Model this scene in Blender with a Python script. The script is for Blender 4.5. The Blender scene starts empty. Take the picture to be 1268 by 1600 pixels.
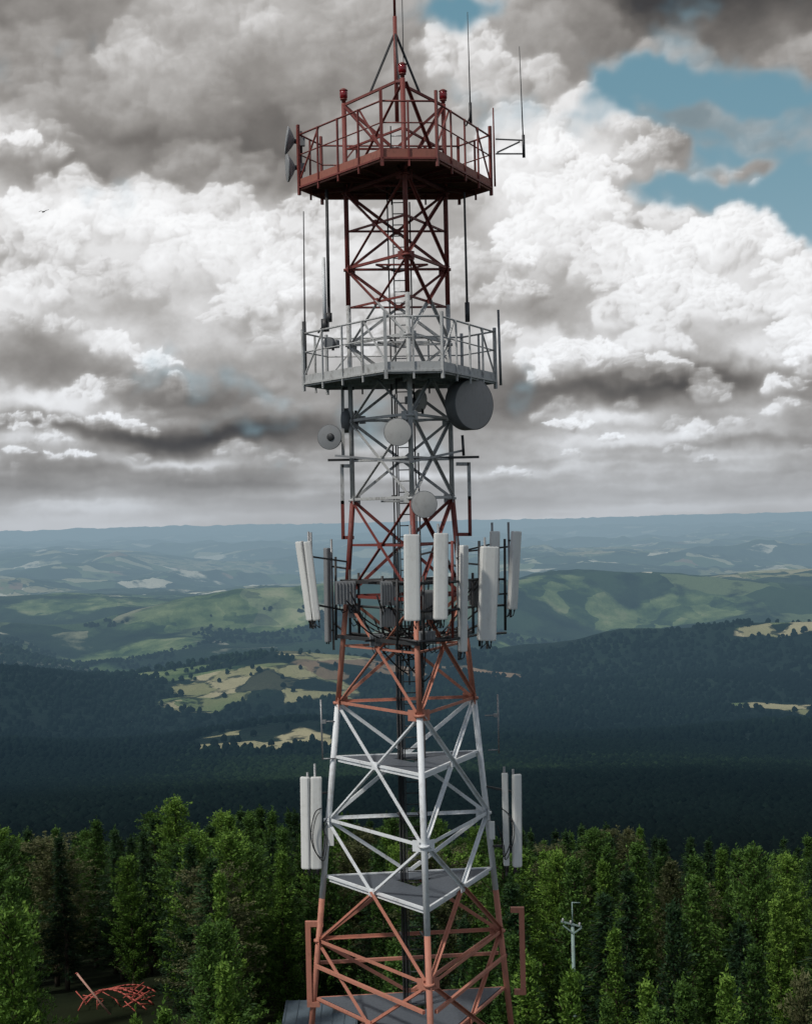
import bpy, math, random
import numpy as np
from mathutils import Vector, Matrix
random.seed(7); rng = np.random.default_rng(7)
scn = bpy.context.scene
COL = scn.collection
R_ = math.radians
F = 2310.0; D = 42.0; CZ = 32.0; ROLL = R_(1.3)

# ---------------------------------------------------------------- helpers
def S(px, py):
    dx, dy = px - 634, 800 - py
    return dx*math.cos(ROLL) + dy*math.sin(ROLL), -dx*math.sin(ROLL) + dy*math.cos(ROLL) + 6
def P(px, py, y=0.0):
    a, b = S(px, py); d = y + D
    return Vector((a/F*d, y, CZ + b/F*d))
ORG = {}
def tag(o, label=None, cat=None, group=None, kind=None):
    if label: o['label'] = label
    if cat: o['category'] = cat
    if group: o['group'] = group
    if kind: o['kind'] = kind
def thing(name, label, cat, loc=(0, 0, 0), group=None):
    o = bpy.data.objects.new(name, None); COL.objects.link(o)
    o.empty_display_size = .2
    o.location = loc; ORG[o.name] = Vector(loc); tag(o, label, cat, group)
    return o
class MB:
    def __init__(s): s.v = []; s.f = []; s.sm = []
    def add(s, vs, fs, sm=False):
        n = len(s.v); s.v += [tuple(v) for v in vs]
        for f in fs: s.f.append([i+n for i in f]); s.sm.append(sm)
        return s
    def frame(s, p, q, up=None):
        a = (Vector(q)-Vector(p)).normalized()
        u = Vector(up) if up is not None else (Vector((0, 0, 1)) if abs(a.z) < .95 else Vector((0, 1, 0)))
        u = (u - a*u.dot(a))
        if u.length < 1e-5: u = a.orthogonal()
        u.normalize(); w = a.cross(u)
        return a, u, w
    def tube(s, p, q, r, seg=8, r2=None):
        p = Vector(p); q = Vector(q); r2 = r if r2 is None else r2
        a, u, w = s.frame(p, q)
        ring = [u*math.cos(2*math.pi*i/seg)+w*math.sin(2*math.pi*i/seg) for i in range(seg)]
        n = len(s.v)
        s.v += [tuple(p+c*r) for c in ring]+[tuple(q+c*r2) for c in ring]
        for i in range(seg):
            j = (i+1) % seg
            s.f.append([n+i, n+j, n+seg+j, n+seg+i]); s.sm.append(True)
        s.f.append([n+i for i in reversed(range(seg))]); s.sm.append(False)
        s.f.append([n+seg+i for i in range(seg)]); s.sm.append(False)
        return s
    def path(s, pts, r, seg=6):
        for a, b in zip(pts[:-1], pts[1:]): s.tube(a, b, r, seg)
        return s
    def beam(s, p, q, w, t, up=None):   # w along 'side', t along 'up'
        p = Vector(p); q = Vector(q); a, u, sd = s.frame(p, q, up)
        c = [(-1, -1), (1, -1), (1, 1), (-1, 1)]
        vs = [p+sd*(x*w/2)+u*(y*t/2) for x, y in c]+[q+sd*(x*w/2)+u*(y*t/2) for x, y in c]
        return s.add(vs, [[0, 3, 2, 1], [4, 5, 6, 7], [0, 1, 5, 4], [1, 2, 6, 5], [2, 3, 7, 6], [3, 0, 4, 7]])
    def angle(s, p, q, w, t=.014, up=None):   # L section
        p = Vector(p); q = Vector(q); a, u, sd = s.frame(p, q, up)
        s.beam(p, q, w, t, up)
        o = sd*(w/2-t/2)+u*(w/2)
        return s.beam(p+o, q+o, t, w-t-.003, up)
    def box(s, c, sx, sy, sz, rz=0):
        c = Vector(c); M = Matrix.Rotation(rz, 3, 'Z')
        vs = [c+M@Vector((x*sx/2, y*sy/2, z*sz/2)) for z in (-1, 1) for x, y in ((-1, -1), (1, -1), (1, 1), (-1, 1))]
        return s.add(vs, [[0, 3, 2, 1], [4, 5, 6, 7], [0, 1, 5, 4], [1, 2, 6, 5], [2, 3, 7, 6], [3, 0, 4, 7]])
    def lathe(s, prof, o, ax, seg=28):
        o = Vector(o); a, u, w = s.frame(o, o+Vector(ax))
        n = len(s.v)
        for r, z in prof:
            for i in range(seg):
                t = 2*math.pi*i/seg
                s.v.append(tuple(o+a*z+(u*math.cos(t)+w*math.sin(t))*max(r, 1e-4)))
        for k in range(len(prof)-1):
            for i in range(seg):
                j = (i+1) % seg
                s.f.append([n+k*seg+i, n+k*seg+j, n+(k+1)*seg+j, n+(k+1)*seg+i]); s.sm.append(True)
        return s
    def prism(s, pts, z0, z1):
        n = len(pts)
        vs = [(x, y, z0) for x, y in pts]+[(x, y, z1) for x, y in pts]
        fs = [list(reversed(range(n))), [n+i for i in range(n)]]+[[i, (i+1) % n, n+(i+1) % n, n+i] for i in range(n)]
        return s.add(vs, fs)
    def build(s, name, mat, parent=None, kind=None):
        me = bpy.data.meshes.new(name)
        o = bpy.data.objects.new(name, me); COL.objects.link(o)
        off = Vector((0, 0, 0))
        if parent is not None:
            off = ORG.get(parent.name, Vector((0, 0, 0)))
            o.parent = parent
        ORG[o.name] = off
        me.from_pydata([tuple(Vector(v)-off) for v in s.v], [], s.f)
        me.polygons.foreach_set('use_smooth', s.sm); me.update()
        me.materials.append(mat)
        if kind: o['kind'] = kind
        return o

# ---------------------------------------------------------------- node helpers
class NT:
    def __init__(s, t): s.t = t; s.n = t.nodes; s.l = t.links
    def put(s, sock, v):
        if isinstance(v, bpy.types.NodeSocket): s.l.new(v, sock)
        elif v is not None: sock.default_value = v
    def m(s, op, a, b=None, c=None, clamp=False):
        x = s.n.new('ShaderNodeMath'); x.operation = op; x.use_clamp = clamp
        s.put(x.inputs[0], a); s.put(x.inputs[1], b); s.put(x.inputs[2], c)
        return x.outputs[0]
    def vm(s, op, a, b=None, scale=None):
        x = s.n.new('ShaderNodeVectorMath'); x.operation = op
        s.put(x.inputs[0], a); s.put(x.inputs[1], b)
        if scale is not None: s.put(x.inputs['Scale'], scale)
        return x.outputs[0]
    def noise(s, vec, scale, detail=4, rough=.5, dim='3D', dist=0, col=False):
        x = s.n.new('ShaderNodeTexNoise'); x.noise_dimensions = dim
        s.put(x.inputs['Vector'], vec); x.inputs['Scale'].default_value = scale
        x.inputs['Detail'].default_value = detail; x.inputs['Roughness'].default_value = rough
        x.inputs['Distortion'].default_value = dist
        return x.outputs['Color'] if col else x.outputs[0]
    def vor(s, vec, scale, feat='F1', dim='3D', out='Distance'):
        x = s.n.new('ShaderNodeTexVoronoi'); x.voronoi_dimensions = dim; x.feature = feat
        s.put(x.inputs['Vector'], vec); x.inputs['Scale'].default_value = scale
        return x.outputs[out]
    def mix(s, f, a, b, mode='MIX'):
        x = s.n.new('ShaderNodeMix'); x.data_type = 'RGBA'; x.blend_type = mode
        s.put(x.inputs[0], f); s.put(x.inputs[6], a); s.put(x.inputs[7], b)
        return x.outputs[2]
    def ramp(s, f, stops, interp='LINEAR'):
        x = s.n.new('ShaderNodeValToRGB'); x.color_ramp.interpolation = interp
        e = x.color_ramp.elements
        while len(e) < len(stops): e.new(.5)
        for i, (p, c) in enumerate(stops):
            e[i].position = p; e[i].color = (c[0], c[1], c[2], 1) if hasattr(c, '__len__') else (c, c, c, 1)
        s.put(x.inputs[0], f); return x.outputs[0]
    def mr(s, v, a, b, c=0, d=1, smooth=False):
        x = s.n.new('ShaderNodeMapRange'); x.interpolation_type = 'SMOOTHSTEP' if smooth else 'LINEAR'
        s.put(x.inputs[0], v)
        for i, k in enumerate((a, b, c, d)): s.put(x.inputs[i+1], k)
        return x.outputs[0]
def C4(c): return (c[0], c[1], c[2], 1)
def new_mat(name):
    m = bpy.data.materials.new(name); m.use_nodes = True
    t = NT(m.node_tree); b = t.n['Principled BSDF']
    return m, t, b
def paint(name, c, rough=.5, metal=0, var=.35, dirt=(.09, .06, .045), dirt_amt=.35, spec=.4):
    m, t, b = new_mat(name)
    pos = t.n.new('ShaderNodeNewGeometry').outputs['Position']
    n1 = t.noise(pos, 1.7, 4, .6); n2 = t.noise(t.vm('MULTIPLY', pos, (1, 1, .45)), 13, 3, .65)
    col = t.mix(t.m('MULTIPLY', n1, var), C4(c), C4([x*.62 for x in c]))
    d = t.mr(t.m('ADD', t.m('MULTIPLY', n1, .45), t.m('MULTIPLY', n2, .6)), .54, .68, 0, dirt_amt)
    col = t.mix(d, col, C4(dirt))
    t.put(b.inputs['Base Color'], col)
    t.put(b.inputs['Roughness'], t.mr(n2, .3, .7, rough-.1, rough+.15))
    b.inputs['Metallic'].default_value = metal
    b.inputs['Specular IOR Level'].default_value = spec
    return m
M = dict(
    red_low=paint('faded_red_paint', (.47, .195, .135), .65, dirt_amt=.6, dirt=(.24, .11, .075)),
    red_backlit=paint('backlit_red_paint', (.185, .042, .034), .55, dirt_amt=.5, dirt=(.06, .03, .024)),  # red paint with the backlit shade of the upper bands put into its colour
    white=paint('white_paint', (.72, .75, .77), .5, dirt_amt=.45, dirt=(.32, .29, .26)),
    grey_white=paint('weathered_white_paint', (.42, .43, .43), .55, dirt_amt=.65, dirt=(.11, .10, .09)),
    galv=paint('galvanised_steel', (.28, .29, .30), .45, .5, dirt_amt=.3),
    dark=paint('dark_steel', (.045, .047, .05), .5, .3, dirt_amt=.2),
    black=paint('black_cable_sheath', (.015, .015, .017), .6, dirt_amt=.1),
    plate=paint('grey_deck_plate', (.085, .10, .12), .65, .1, dirt_amt=.3, dirt=(.05, .05, .05)),
    radome=paint('pale_radome_plastic', (.68, .69, .67), .42, var=.12, dirt_amt=.3, dirt=(.42, .40, .36)),
    radome_grey=paint('grey_radome_plastic', (.28, .27, .265), .55, var=.12, dirt_amt=.15),
    dish=paint('grey_dish_paint', (.42, .42, .41), .5, var=.2, dirt_amt=.25),
    dish_mid=paint('mid_grey_dish_paint', (.22, .23, .24), .5, var=.2, dirt_amt=.2),
    dish_dark=paint('dark_grey_dish_paint', (.13, .14, .15), .5, var=.2, dirt_amt=.2),
    box=paint('equipment_grey', (.21, .22, .23), .5, dirt_amt=.25),
    teal=paint('pale_green_pole_paint', (.22, .31, .29), .6, dirt_amt=.3),
    roof=paint('blue_grey_sheet_roof', (.10, .135, .165), .55, .1, dirt_amt=.4, dirt=(.05, .05, .04)),
    wall=paint('grey_render', (.35, .34, .32), .8, dirt_amt=.3),
)
mr_, t, b = new_mat('red_beacon_glass')
b.inputs['Roughness'].default_value = .2; b.inputs['Coat Weight'].default_value = .3
nn = t.noise(t.n.new('ShaderNodeNewGeometry').outputs['Position'], 30, 2)
t.put(b.inputs['Base Color'], t.ramp(nn, [(.3, (.12, .004, .008)), (.7, (.30, .01, .015))]))
M['beacon'] = mr_

# ---------------------------------------------------------------- camera
cam = bpy.data.cameras.new('camera'); co = bpy.data.objects.new('camera', cam); COL.objects.link(co)
cam.sensor_fit = 'VERTICAL'; cam.sensor_height = 24; cam.lens = 24*F/1600
cam.clip_start = .5; cam.clip_end = 300000
pit = math.atan(6/F)
fw = Vector((0, math.cos(pit), math.sin(pit))); up0 = Vector((0, -math.sin(pit), math.cos(pit))); rt0 = Vector((1, 0, 0))
up = up0*math.cos(ROLL)+rt0*math.sin(ROLL); rt = rt0*math.cos(ROLL)-up0*math.sin(ROLL)
mw = Matrix(((rt.x, up.x, -fw.x, 0), (rt.y, up.y, -fw.y, -D), (rt.z, up.z, -fw.z, CZ), (0, 0, 0, 1)))
co.matrix_world = mw
scn.camera = co
scn.view_settings.view_transform = 'Standard'; scn.view_settings.look = 'None'; scn.view_settings.exposure = 0

# ---------------------------------------------------------------- noise on arrays
def vnoise(x, y, seed):
    xi = np.floor(x).astype(np.int64); yi = np.floor(y).astype(np.int64)
    fx = x-xi; fy = y-yi; fx = fx*fx*fx*(fx*(fx*6-15)+10); fy = fy*fy*fy*(fy*(fy*6-15)+10)
    def hsh(a, b):
        n = (a*374761393+b*668265263+seed*1442695041) & 0xffffffff
        n = ((n ^ (n >> 13))*1274126177) & 0xffffffff
        return ((n ^ (n >> 16)) & 0xffff)/65535.
    return (hsh(xi, yi)*(1-fx)+hsh(xi+1, yi)*fx)*(1-fy)+(hsh(xi, yi+1)*(1-fx)+hsh(xi+1, yi+1)*fx)*fy
def fbm(x, y, wl, oc, seed, gain=.5, ridged=False):
    s = 0; a = 1; n = 0
    for i in range(oc):
        ca, sa = math.cos(i*.9+.3), math.sin(i*.9+.3)
        v = vnoise((x*ca-y*sa)/wl+17.3*i+5.1, (x*sa+y*ca)/wl-9.1*i, seed+i)
        if ridged: v = 1-abs(2*v-1)
        s = s+a*v; n += a; a *= gain; wl /= 2.03
    return s/n
def sst(v, a, b):
    u = np.clip((v-a)/(b-a), 0, 1); return u*u*(3-2*u)

# ---------------------------------------------------------------- sky: cloud cover worked out in azimuth and elevation
SUN_EL, SUN_AZ = R_(50), R_(232)     # azimuth clockwise from +Y (view direction)
SR = 700.
W_, H_c = 1471, 680
xs = -1.05+np.arange(W_)/SR; ys = -.03+np.arange(H_c)/SR
XX, YY = np.meshgrid(xs, ys)
wx = XX+.11*(fbm(XX, YY*1.3, .22, 5, 201)-.5)*2; wy = YY+.06*(fbm(XX, YY*1.3, .2, 5, 301)-.5)*2*(.3+.7*np.clip(YY/.3, 0, 1))
def gsum(lst):
    acc = np.zeros_like(XX)
    for px, py, sx, sy, wt in lst:
        a, b_ = S(px, py); acc += wt*np.exp(-((wx-a/1000)/(sx/1000))**2-((wy-b_/1000)/(sy/1000))**2)
    return acc
G = .52+gsum([
    (1130, 20, 280, 110, -.50), (800, 50, 130, 70, -.10), (60, 110, 200, 90, -.14), (320, 240, 200, 55, -.22), (380, 130, 100, 60, -.04),
    (120, 300, 120, 25, -.14), (200, 60, 120, 40, -.03), (480, 60, 120, 60, .10), (690, 120, 50, 55, .25), (40, 245, 70, 22, .24), (560, 190, 60, 60, .05),
    (300, 360, 220, 55, .20), (120, 370, 120, 30, .10), (60, 490, 110, 60, .22), (400, 460, 100, 60, .15), (235, 560, 60, 28, .26), (570, 420, 110, 110, .18),
    (330, 610, 180, 38, -.20), (90, 590, 110, 36, -.16), (300, 684, 300, 20, -.38), (80, 650, 130, 18, .28), (60, 706, 70, 12, .28), (260, 722, 130, 10, .26),
    (840, 280, 110, 90, .28), (1120, 430, 190, 80, .28), (900, 545, 120, 26, .30), (1250, 560, 60, 40, .28), (800, 400, 90, 100, .16),
    (860, 480, 130, 34, -.10), (1000, 605, 280, 22, -.26), (760, 640, 170, 26, -.14), (1150, 600, 120, 20, -.16), (1000, 690, 160, 12, .20), (905, 655, 60, 16, .28),
    (1120, 700, 200, 9, -.18), (600, 560, 120, 70, .05), (700, 735, 250, 9, .12), (200, 755, 250, 9, -.10)])
G += .34*(fbm(XX, YY*1.5, .30, 4, 401)-.5)
st = np.exp(-np.clip(YY, 0, 9)/.11)
G += 1.0*st*(fbm(XX, YY*11, .40, 4, 431)-.5)
G = np.clip(G, .08, .86)
gp = gsum([(1010, 185, 150, 34, .80), (1180, 225, 210, 72, 1.15), (1250, 340, 130, 60, 1.05), (1040, 320, 90, 45, .85), (930, 160, 90, 30, .35), (692, 45, 44, 24, .70),
           (1020, 258, 85, 38, -1.25), (1195, 283, 56, 18, -1.25)])
A = sst(.52+1.5*(fbm(XX, YY*1.2, .15, 6, 501, .58)-.5)-gp, -.18, .32)
wisp = sst(fbm(XX*.8+YY*.3, YY*1.7, .12, 5, 551, .6), .46, .72)
A = np.maximum(A, .55*wisp)
Lm = G.copy()
rs = random.Random(5)
LX, LY, LZ = -.30, .84, .45
def gat(cx, cy):
    return G[min(H_c-1, max(0, int((cy+.03)*SR))), min(W_-1, max(0, int((cx+1.05)*SR)))]
def splat(cx, cy, r, ry, base, amp, op=1.0, cover=False):
    x0 = max(0, int((cx-r+1.05)*SR)); x1 = min(W_, int((cx+r+1.05)*SR)+2)
    y0 = max(0, int((cy-ry+.03)*SR)); y1 = min(H_c, int((cy+ry+.03)*SR)+2)
    if x1 <= x0 or y1 <= y0: return
    nx = (XX[y0:y1, x0:x1]-cx)/r; ny = (YY[y0:y1, x0:x1]-cy)/ry
    rr_ = nx*nx+ny*ny; nz = np.sqrt(np.clip(1-rr_, 0, 1))
    sh = base+amp*(nx*LX+ny*LY+nz*LZ-.42)
    al = sst(1-rr_, 0, .30)*sst(ny, -.85, .35)*op
    Lm[y0:y1, x0:x1] = Lm[y0:y1, x0:x1]*(1-al)+sh*al
    if cover:
        a2 = sst(1-rr_, 0, .30)*min(1, op+.1); A[y0:y1, x0:x1] = np.maximum(A[y0:y1, x0:x1], a2)
def cluster(cx, cy, r, op, cover=False, boost=0.0, kids=13):
    g0 = min(.80, gat(cx, cy)+boost); fl = 1-.55*math.exp(-max(cy, 0)/.13)
    amp = .13+.38*max(0, g0-.15)
    splat(cx, cy, r, r*.8*fl, g0, amp, op, cover)
    lst = []
    for k in range(kids):
        a = rs.uniform(-.25, math.pi+.25); q = rs.uniform(.45, 1.0)
        x = cx+math.cos(a)*r*q; y = cy+math.sin(a)*r*.75*fl*q; r2 = r*rs.uniform(.24, .48)
        lst.append((y, x, r2))
    lst.sort(reverse=True)
    for y, x, r2 in lst:
        g1 = .6*g0+.4*min(.82, gat(x, y)+boost)+rs.uniform(-.04, .04)
        splat(x, y, r2, r2*.85*fl, g1+.01, amp*.95, op*.85, cover)
        for k in range(4):
            a = rs.uniform(-.1, math.pi+.1); r3 = r2*rs.uniform(.3, .5)
            splat(x+math.cos(a)*r2*.8, y+math.sin(a)*r2*.7*fl, r3, r3*.9*fl, g1+.03, amp*.75, op*.65, cover)
par = []
for _ in range(320):
    cx = rs.uniform(-1.05, 1.05); cy = rs.uniform(.05, .93)
    par.append((cy, cx, rs.uniform(.045, .115)*(.24+cy*1.05)))
par.sort(reverse=True)
for cy, cx, r in par:
    g0 = gat(cx, cy)
    op = min(.95, max(.14, (g0-.22)*2.2))*rs.uniform(.5, 1.0)
    cluster(cx, cy, r, op, kids=10 if g0 > .38 else 4)
def bank(pts, n, r0, r1, depth, boost, op=.95, fill=False):
    p = [tuple(c/1000 for c in S(*q)) for q in pts]
    X0 = np.array([q[0] for q in p]); Y0 = np.array([q[1] for q in p])
    if fill:
        edge = np.interp(XX, X0, Y0)
        f = sst(edge-YY, .012, .035)*sst(XX, X0[0], X0[0]+.04); A[:] = np.maximum(A, f)
    l = []
    for i in range(n):
        x = rs.uniform(X0[0], X0[-1]); u = (rs.random()**1.6)*depth; r = rs.uniform(r0, r1)*(1+.5*(u/depth))
        l.append((float(np.interp(x, X0, Y0))-r*.9-u, x, r, u))
    l.sort(reverse=True)
    for y, x, r, u in l: cluster(x, y, r, op, fill, boost*(1-u/depth*.9), 10)
bank([(790, 350), (815, 280), (850, 215), (890, 225), (930, 240), (950, 300), (985, 345), (1015, 385), (1050, 372), (1085, 345), (1130, 325), (1168, 338), (1185, 372), (1230, 380), (1300, 400), (1420, 420)], 110, .017, .045, .17, .18, fill=True)
bank([(820, 590), (845, 560), (880, 530), (960, 524), (1010, 552), (1070, 562), (1110, 575)], 40, .012, .024, .03, .28)
bank([(1195, 590), (1225, 560), (1240, 530), (1275, 515), (1380, 500)], 26, .012, .026, .05, .28)
bank([(-40, 660), (20, 645), (90, 652), (150, 640), (215, 655), (250, 668)], 34, .008, .015, .015, .30)
bank([(190, 590), (215, 555), (245, 540), (270, 560), (285, 590)], 14, .010, .02, .02, .28)
bank([(860, 660), (890, 645), (925, 652), (960, 672)], 14, .006, .012, .012, .3)
bank([(-40, 715), (30, 700), (100, 704), (160, 712)], 18, .006, .010, .008, .26, .8)
bank([(-60, 330), (30, 320), (90, 335), (160, 318), (240, 325), (300, 345), (380, 335), (450, 350)], 46, .022, .046, .05, .14, .7)
bank([(350, 430), (400, 405), (450, 410), (470, 450)], 16, .02, .035, .06, .12, .6)
bank([(-40, 250), (20, 236), (60, 240), (110, 252)], 14, .012, .022, .012, .2, .6)
bank([(960, 262), (990, 228), (1030, 208), (1070, 228), (1098, 262)], 16, .010, .022, .03, .12, .6, fill=False)
def resample(Z, sx, sy):
    fx = np.clip((sx+1.05)*SR, 0, W_-1.001); fy = np.clip((sy+.03)*SR, 0, H_c-1.001)
    ix = fx.astype(int); iy = fy.astype(int); u = fx-ix; v = fy-iy
    return (Z[iy, ix]*(1-u)+Z[iy, ix+1]*u)*(1-v)+(Z[iy+1, ix]*(1-u)+Z[iy+1, ix+1]*u)*v
fs_ = .35+.65*np.clip(YY/.25, 0, 1)
ux = XX+fs_*(.018*(fbm(XX, YY, .05, 5, 601, .58)-.5)*2); uy = YY+fs_*(.015*(fbm(XX, YY, .045, 5, 651, .58)-.5)*2)
Lm = resample(Lm, ux, uy); A = resample(A, ux, uy)
def blur(Z, k):
    return (Z*2+np.roll(Z, k, 0)+np.roll(Z, -k, 0)+np.roll(Z, k, 1)+np.roll(Z, -k, 1))/6
bigb = Lm
for k_ in (1, 3): bigb = blur(bigb, k_)
sharp = sst(Lm, .35, .75)       # sunlit tops stay crisp, grey bases go soft
Lm = bigb*(1-sharp*.8-.15)+Lm*(sharp*.8+.15)
A = blur(blur(A, 2), 3)
Lm = .50+(Lm-.49)*1.22
Lm += .09*(fbm(XX, YY*1.3, .05, 5, 701, .6)-.5)*2*(.35+Lm)
Lm += .08*(1-sst(A, .3, .95))
Lm = Lm-.50*np.clip(Lm-.80, 0, 9)
Lc = np.clip(Lm, 0.02, 1.0); A = np.clip(A, 0, 1)
kx = [0, .15, .30, .45, .60, .78, .92, 1.0]
cl = np.stack([np.interp(Lc, kx, v) for v in ([.046, .094, .172, .295, .46, .74, .95, 1.0], [.046, .089, .160, .279, .445, .73, .95, 1.0], [.050, .086, .150, .264, .43, .725, .955, 1.0])], -1)
lowt = np.exp(-np.clip(YY, 0, 9)/.18)[..., None]
cl = cl*(1-lowt*np.array([.10, .03, -.05]))
bl = np.array([.120, .265, .350])+np.array([.13, .13, .12])*np.exp(-np.clip(YY-.35, 0, 9)/.25)[..., None]
rgb = bl*(1-A[..., None])+cl*A[..., None]
hz = np.exp(-(np.clip(YY, 0, 9)/.048)**1.4)[..., None]
rgb = rgb*(1-hz*.80)+np.array([.445, .465, .49])*hz*.80
gx = np.concatenate([np.arange(-3.1, -.74, .03), np.arange(-.74, .74, 1/SR), np.arange(.74, 3.1, .03)])
gy = np.concatenate([np.arange(-.03, .88, 1/SR), np.arange(.88, 2.6, .03)])
GX, GY = np.meshgrid(gx, gy)
mxr = np.abs(((GX+1.05) % 4.2)-2.1); mxr = 1.05-mxr; mxr = np.where(np.abs(GX) <= 1.05, GX, mxr)
myr = np.where(GY < .93, GY, .93-np.abs(((GY-.93) % 1.2)-.0)*.7); myr = np.clip(myr, .05, .93); myr = np.where(GY < .93, GY, myr)
colr = np.stack([resample(rgb[..., c], mxr, myr) for c in range(3)], -1)
az = GX/2.31; el = GY/2.31; RD = 140000.
sv = np.stack([np.sin(az)*np.cos(el)*RD, np.cos(az)*np.cos(el)*RD, np.sin(el)*RD+CZ], -1).reshape(-1, 3)
ny_, nx_ = GX.shape
ii, jj = np.meshgrid(np.arange(ny_-1), np.arange(nx_-1), indexing='ij')
sq = np.stack([ii*nx_+jj, (ii+1)*nx_+jj, (ii+1)*nx_+jj+1, ii*nx_+jj+1], -1).reshape(-1, 4)
def mesh_np(name, V, Fq, mats, attrs=None, smooth=False):
    me = bpy.data.meshes.new(name); k_ = Fq.shape[1]
    me.vertices.add(len(V)); me.vertices.foreach_set('co', V.astype(np.float32).ravel())
    me.loops.add(Fq.size); me.loops.foreach_set('vertex_index', Fq.astype(np.int32).ravel())
    me.polygons.add(len(Fq)); me.polygons.foreach_set('loop_start', (np.arange(len(Fq))*k_).astype(np.int32))
    me.polygons.foreach_set('use_smooth', np.full(len(Fq), smooth))
    me.update(calc_edges=True)
    for n, a in (attrs or {}).items():
        at = me.attributes.new(n, 'FLOAT', 'POINT'); at.data.foreach_set('value', a.astype(np.float32))
    for mm in mats: me.materials.append(mm)
    return me
skm = bpy.data.materials.new('cloudy_sky'); skm.use_nodes = True; t = NT(skm.node_tree); t.n.clear()
at = t.n.new('ShaderNodeAttribute'); at.attribute_name = 'cloud'
em = t.n.new('ShaderNodeEmission'); t.l.new(at.outputs['Color'], em.inputs[0]); em.inputs[1].default_value = 1
ou = t.n.new('ShaderNodeOutputMaterial'); t.l.new(em.outputs[0], ou.inputs[0])
try: skm.cycles.emission_sampling = 'NONE'
except Exception: pass
sme = mesh_np('sky', sv, sq, [skm])
ca = sme.attributes.new('cloud', 'FLOAT_COLOR', 'POINT')
ca.data.foreach_set('color', np.concatenate([colr.reshape(-1, 3), np.ones((colr.size//3, 1))], 1).astype(np.float32).ravel())
sky = bpy.data.objects.new('sky', sme); COL.objects.link(sky); sky['kind'] = 'structure'

w = bpy.data.worlds.new('World'); scn.world = w; w.use_nodes = True
t = NT(w.node_tree); t.n.clear()
skyn = t.n.new('ShaderNodeTexSky'); skyn.sky_type = 'NISHITA'; skyn.sun_disc = False
skyn.sun_elevation = SUN_EL; skyn.sun_rotation = SUN_AZ; skyn.altitude = 700
col = t.mix(.6, t.mix(1, skyn.outputs[0], (.1, .1, .1, 1), 'MULTIPLY'), (.42, .43, .44, 1))
bg = t.n.new('ShaderNodeBackground'); t.l.new(col, bg.inputs[0]); bg.inputs[1].default_value = 1.0
wo = t.n.new('ShaderNodeOutputWorld'); t.l.new(bg.outputs[0], wo.inputs[0])
sl = bpy.data.lights.new('sun', 'SUN'); sl.energy = 2.7; sl.angle = R_(5); sl.color = (1, .95, .87)
so = bpy.data.objects.new('sun', sl); COL.objects.link(so)
sd = Vector((math.sin(SUN_AZ)*math.cos(SUN_EL), math.cos(SUN_AZ)*math.cos(SUN_EL), math.sin(SUN_EL)))
so.rotation_euler = sd.to_track_quat('Z', 'Y').to_euler()
so.location = sd*80+Vector((0, 0, 40))

# ---------------------------------------------------------------- terrain
def bumpg(x, y, cx, cy, sx, sy, rot=0):
    c_, s_ = math.cos(rot), math.sin(rot); dx = x-cx; dy = y-cy
    return np.exp(-((dx*c_+dy*s_)/sx)**2-((-dx*s_+dy*c_)/sy)**2)
def height(x, y):
    x = np.asarray(x, float); y = np.asarray(y, float)
    r = np.hypot(x, y)
    p = np.interp(r, [0, 45, 70, 100, 150, 200, 400, 800, 1500, 2300, 3000, 4000, 5500, 12000, 90000],
                  [0, 0, -2, -8, -20, -32, -88, -142, -215, -282, -330, -385, -400, -405, -400])
    Am = np.interp(r, [0, 60, 300, 800, 1600, 2600, 3600, 6000, 12000, 90000], [0, 0, 4, 30, 80, 150, 300, 420, 480, 380])
    wxx = x+600*(fbm(x, y, 1700, 3, 91)-.5); wyy = y+600*(fbm(x, y, 1700, 3, 95)-.5)
    z = p+Am*(fbm(wxx*.8, wyy, 2100, 6, 3, .43, True)-.58)
    A2 = np.interp(r, [0, 5000, 12000, 40000, 90000], [0, 0, 120, 240, 330])
    z = z+A2*(fbm(x, y, 9000, 4, 40, .5)-.5)
    z = z+50*bumpg(x, y, 1050, 3300, 600, 420)+35*bumpg(x, y, 420, 2700, 420, 300)+45*bumpg(x, y, 700, 1900, 420, 260, .3)
    z = z+120*bumpg(x, y, -780, 2600, 260, 420)+45*bumpg(x, y, -700, 1800, 300, 250)
    z = z+85*bumpg(x, y, -300, 3000, 330, 300)+34*bumpg(x, y, -190, 2120, 200, 150)
    z = z+150*bumpg(x, y, -430, 5200, 950, 300, .35)+110*bumpg(x, y, -1500, 6200, 600, 400, -.3)
    z = z+95*bumpg(x, y, 1000, 5600, 800, 330, -.25)+80*bumpg(x, y, 500, 7600, 900, 380, .2)+100*bumpg(x, y, -1500, 8800, 1300, 500)
    z = z-60*bumpg(x, y, -900, 4200, 260, 900, .35)-70*bumpg(x, y, 650, 5000, 260, 900, -.35)
    return z
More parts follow.
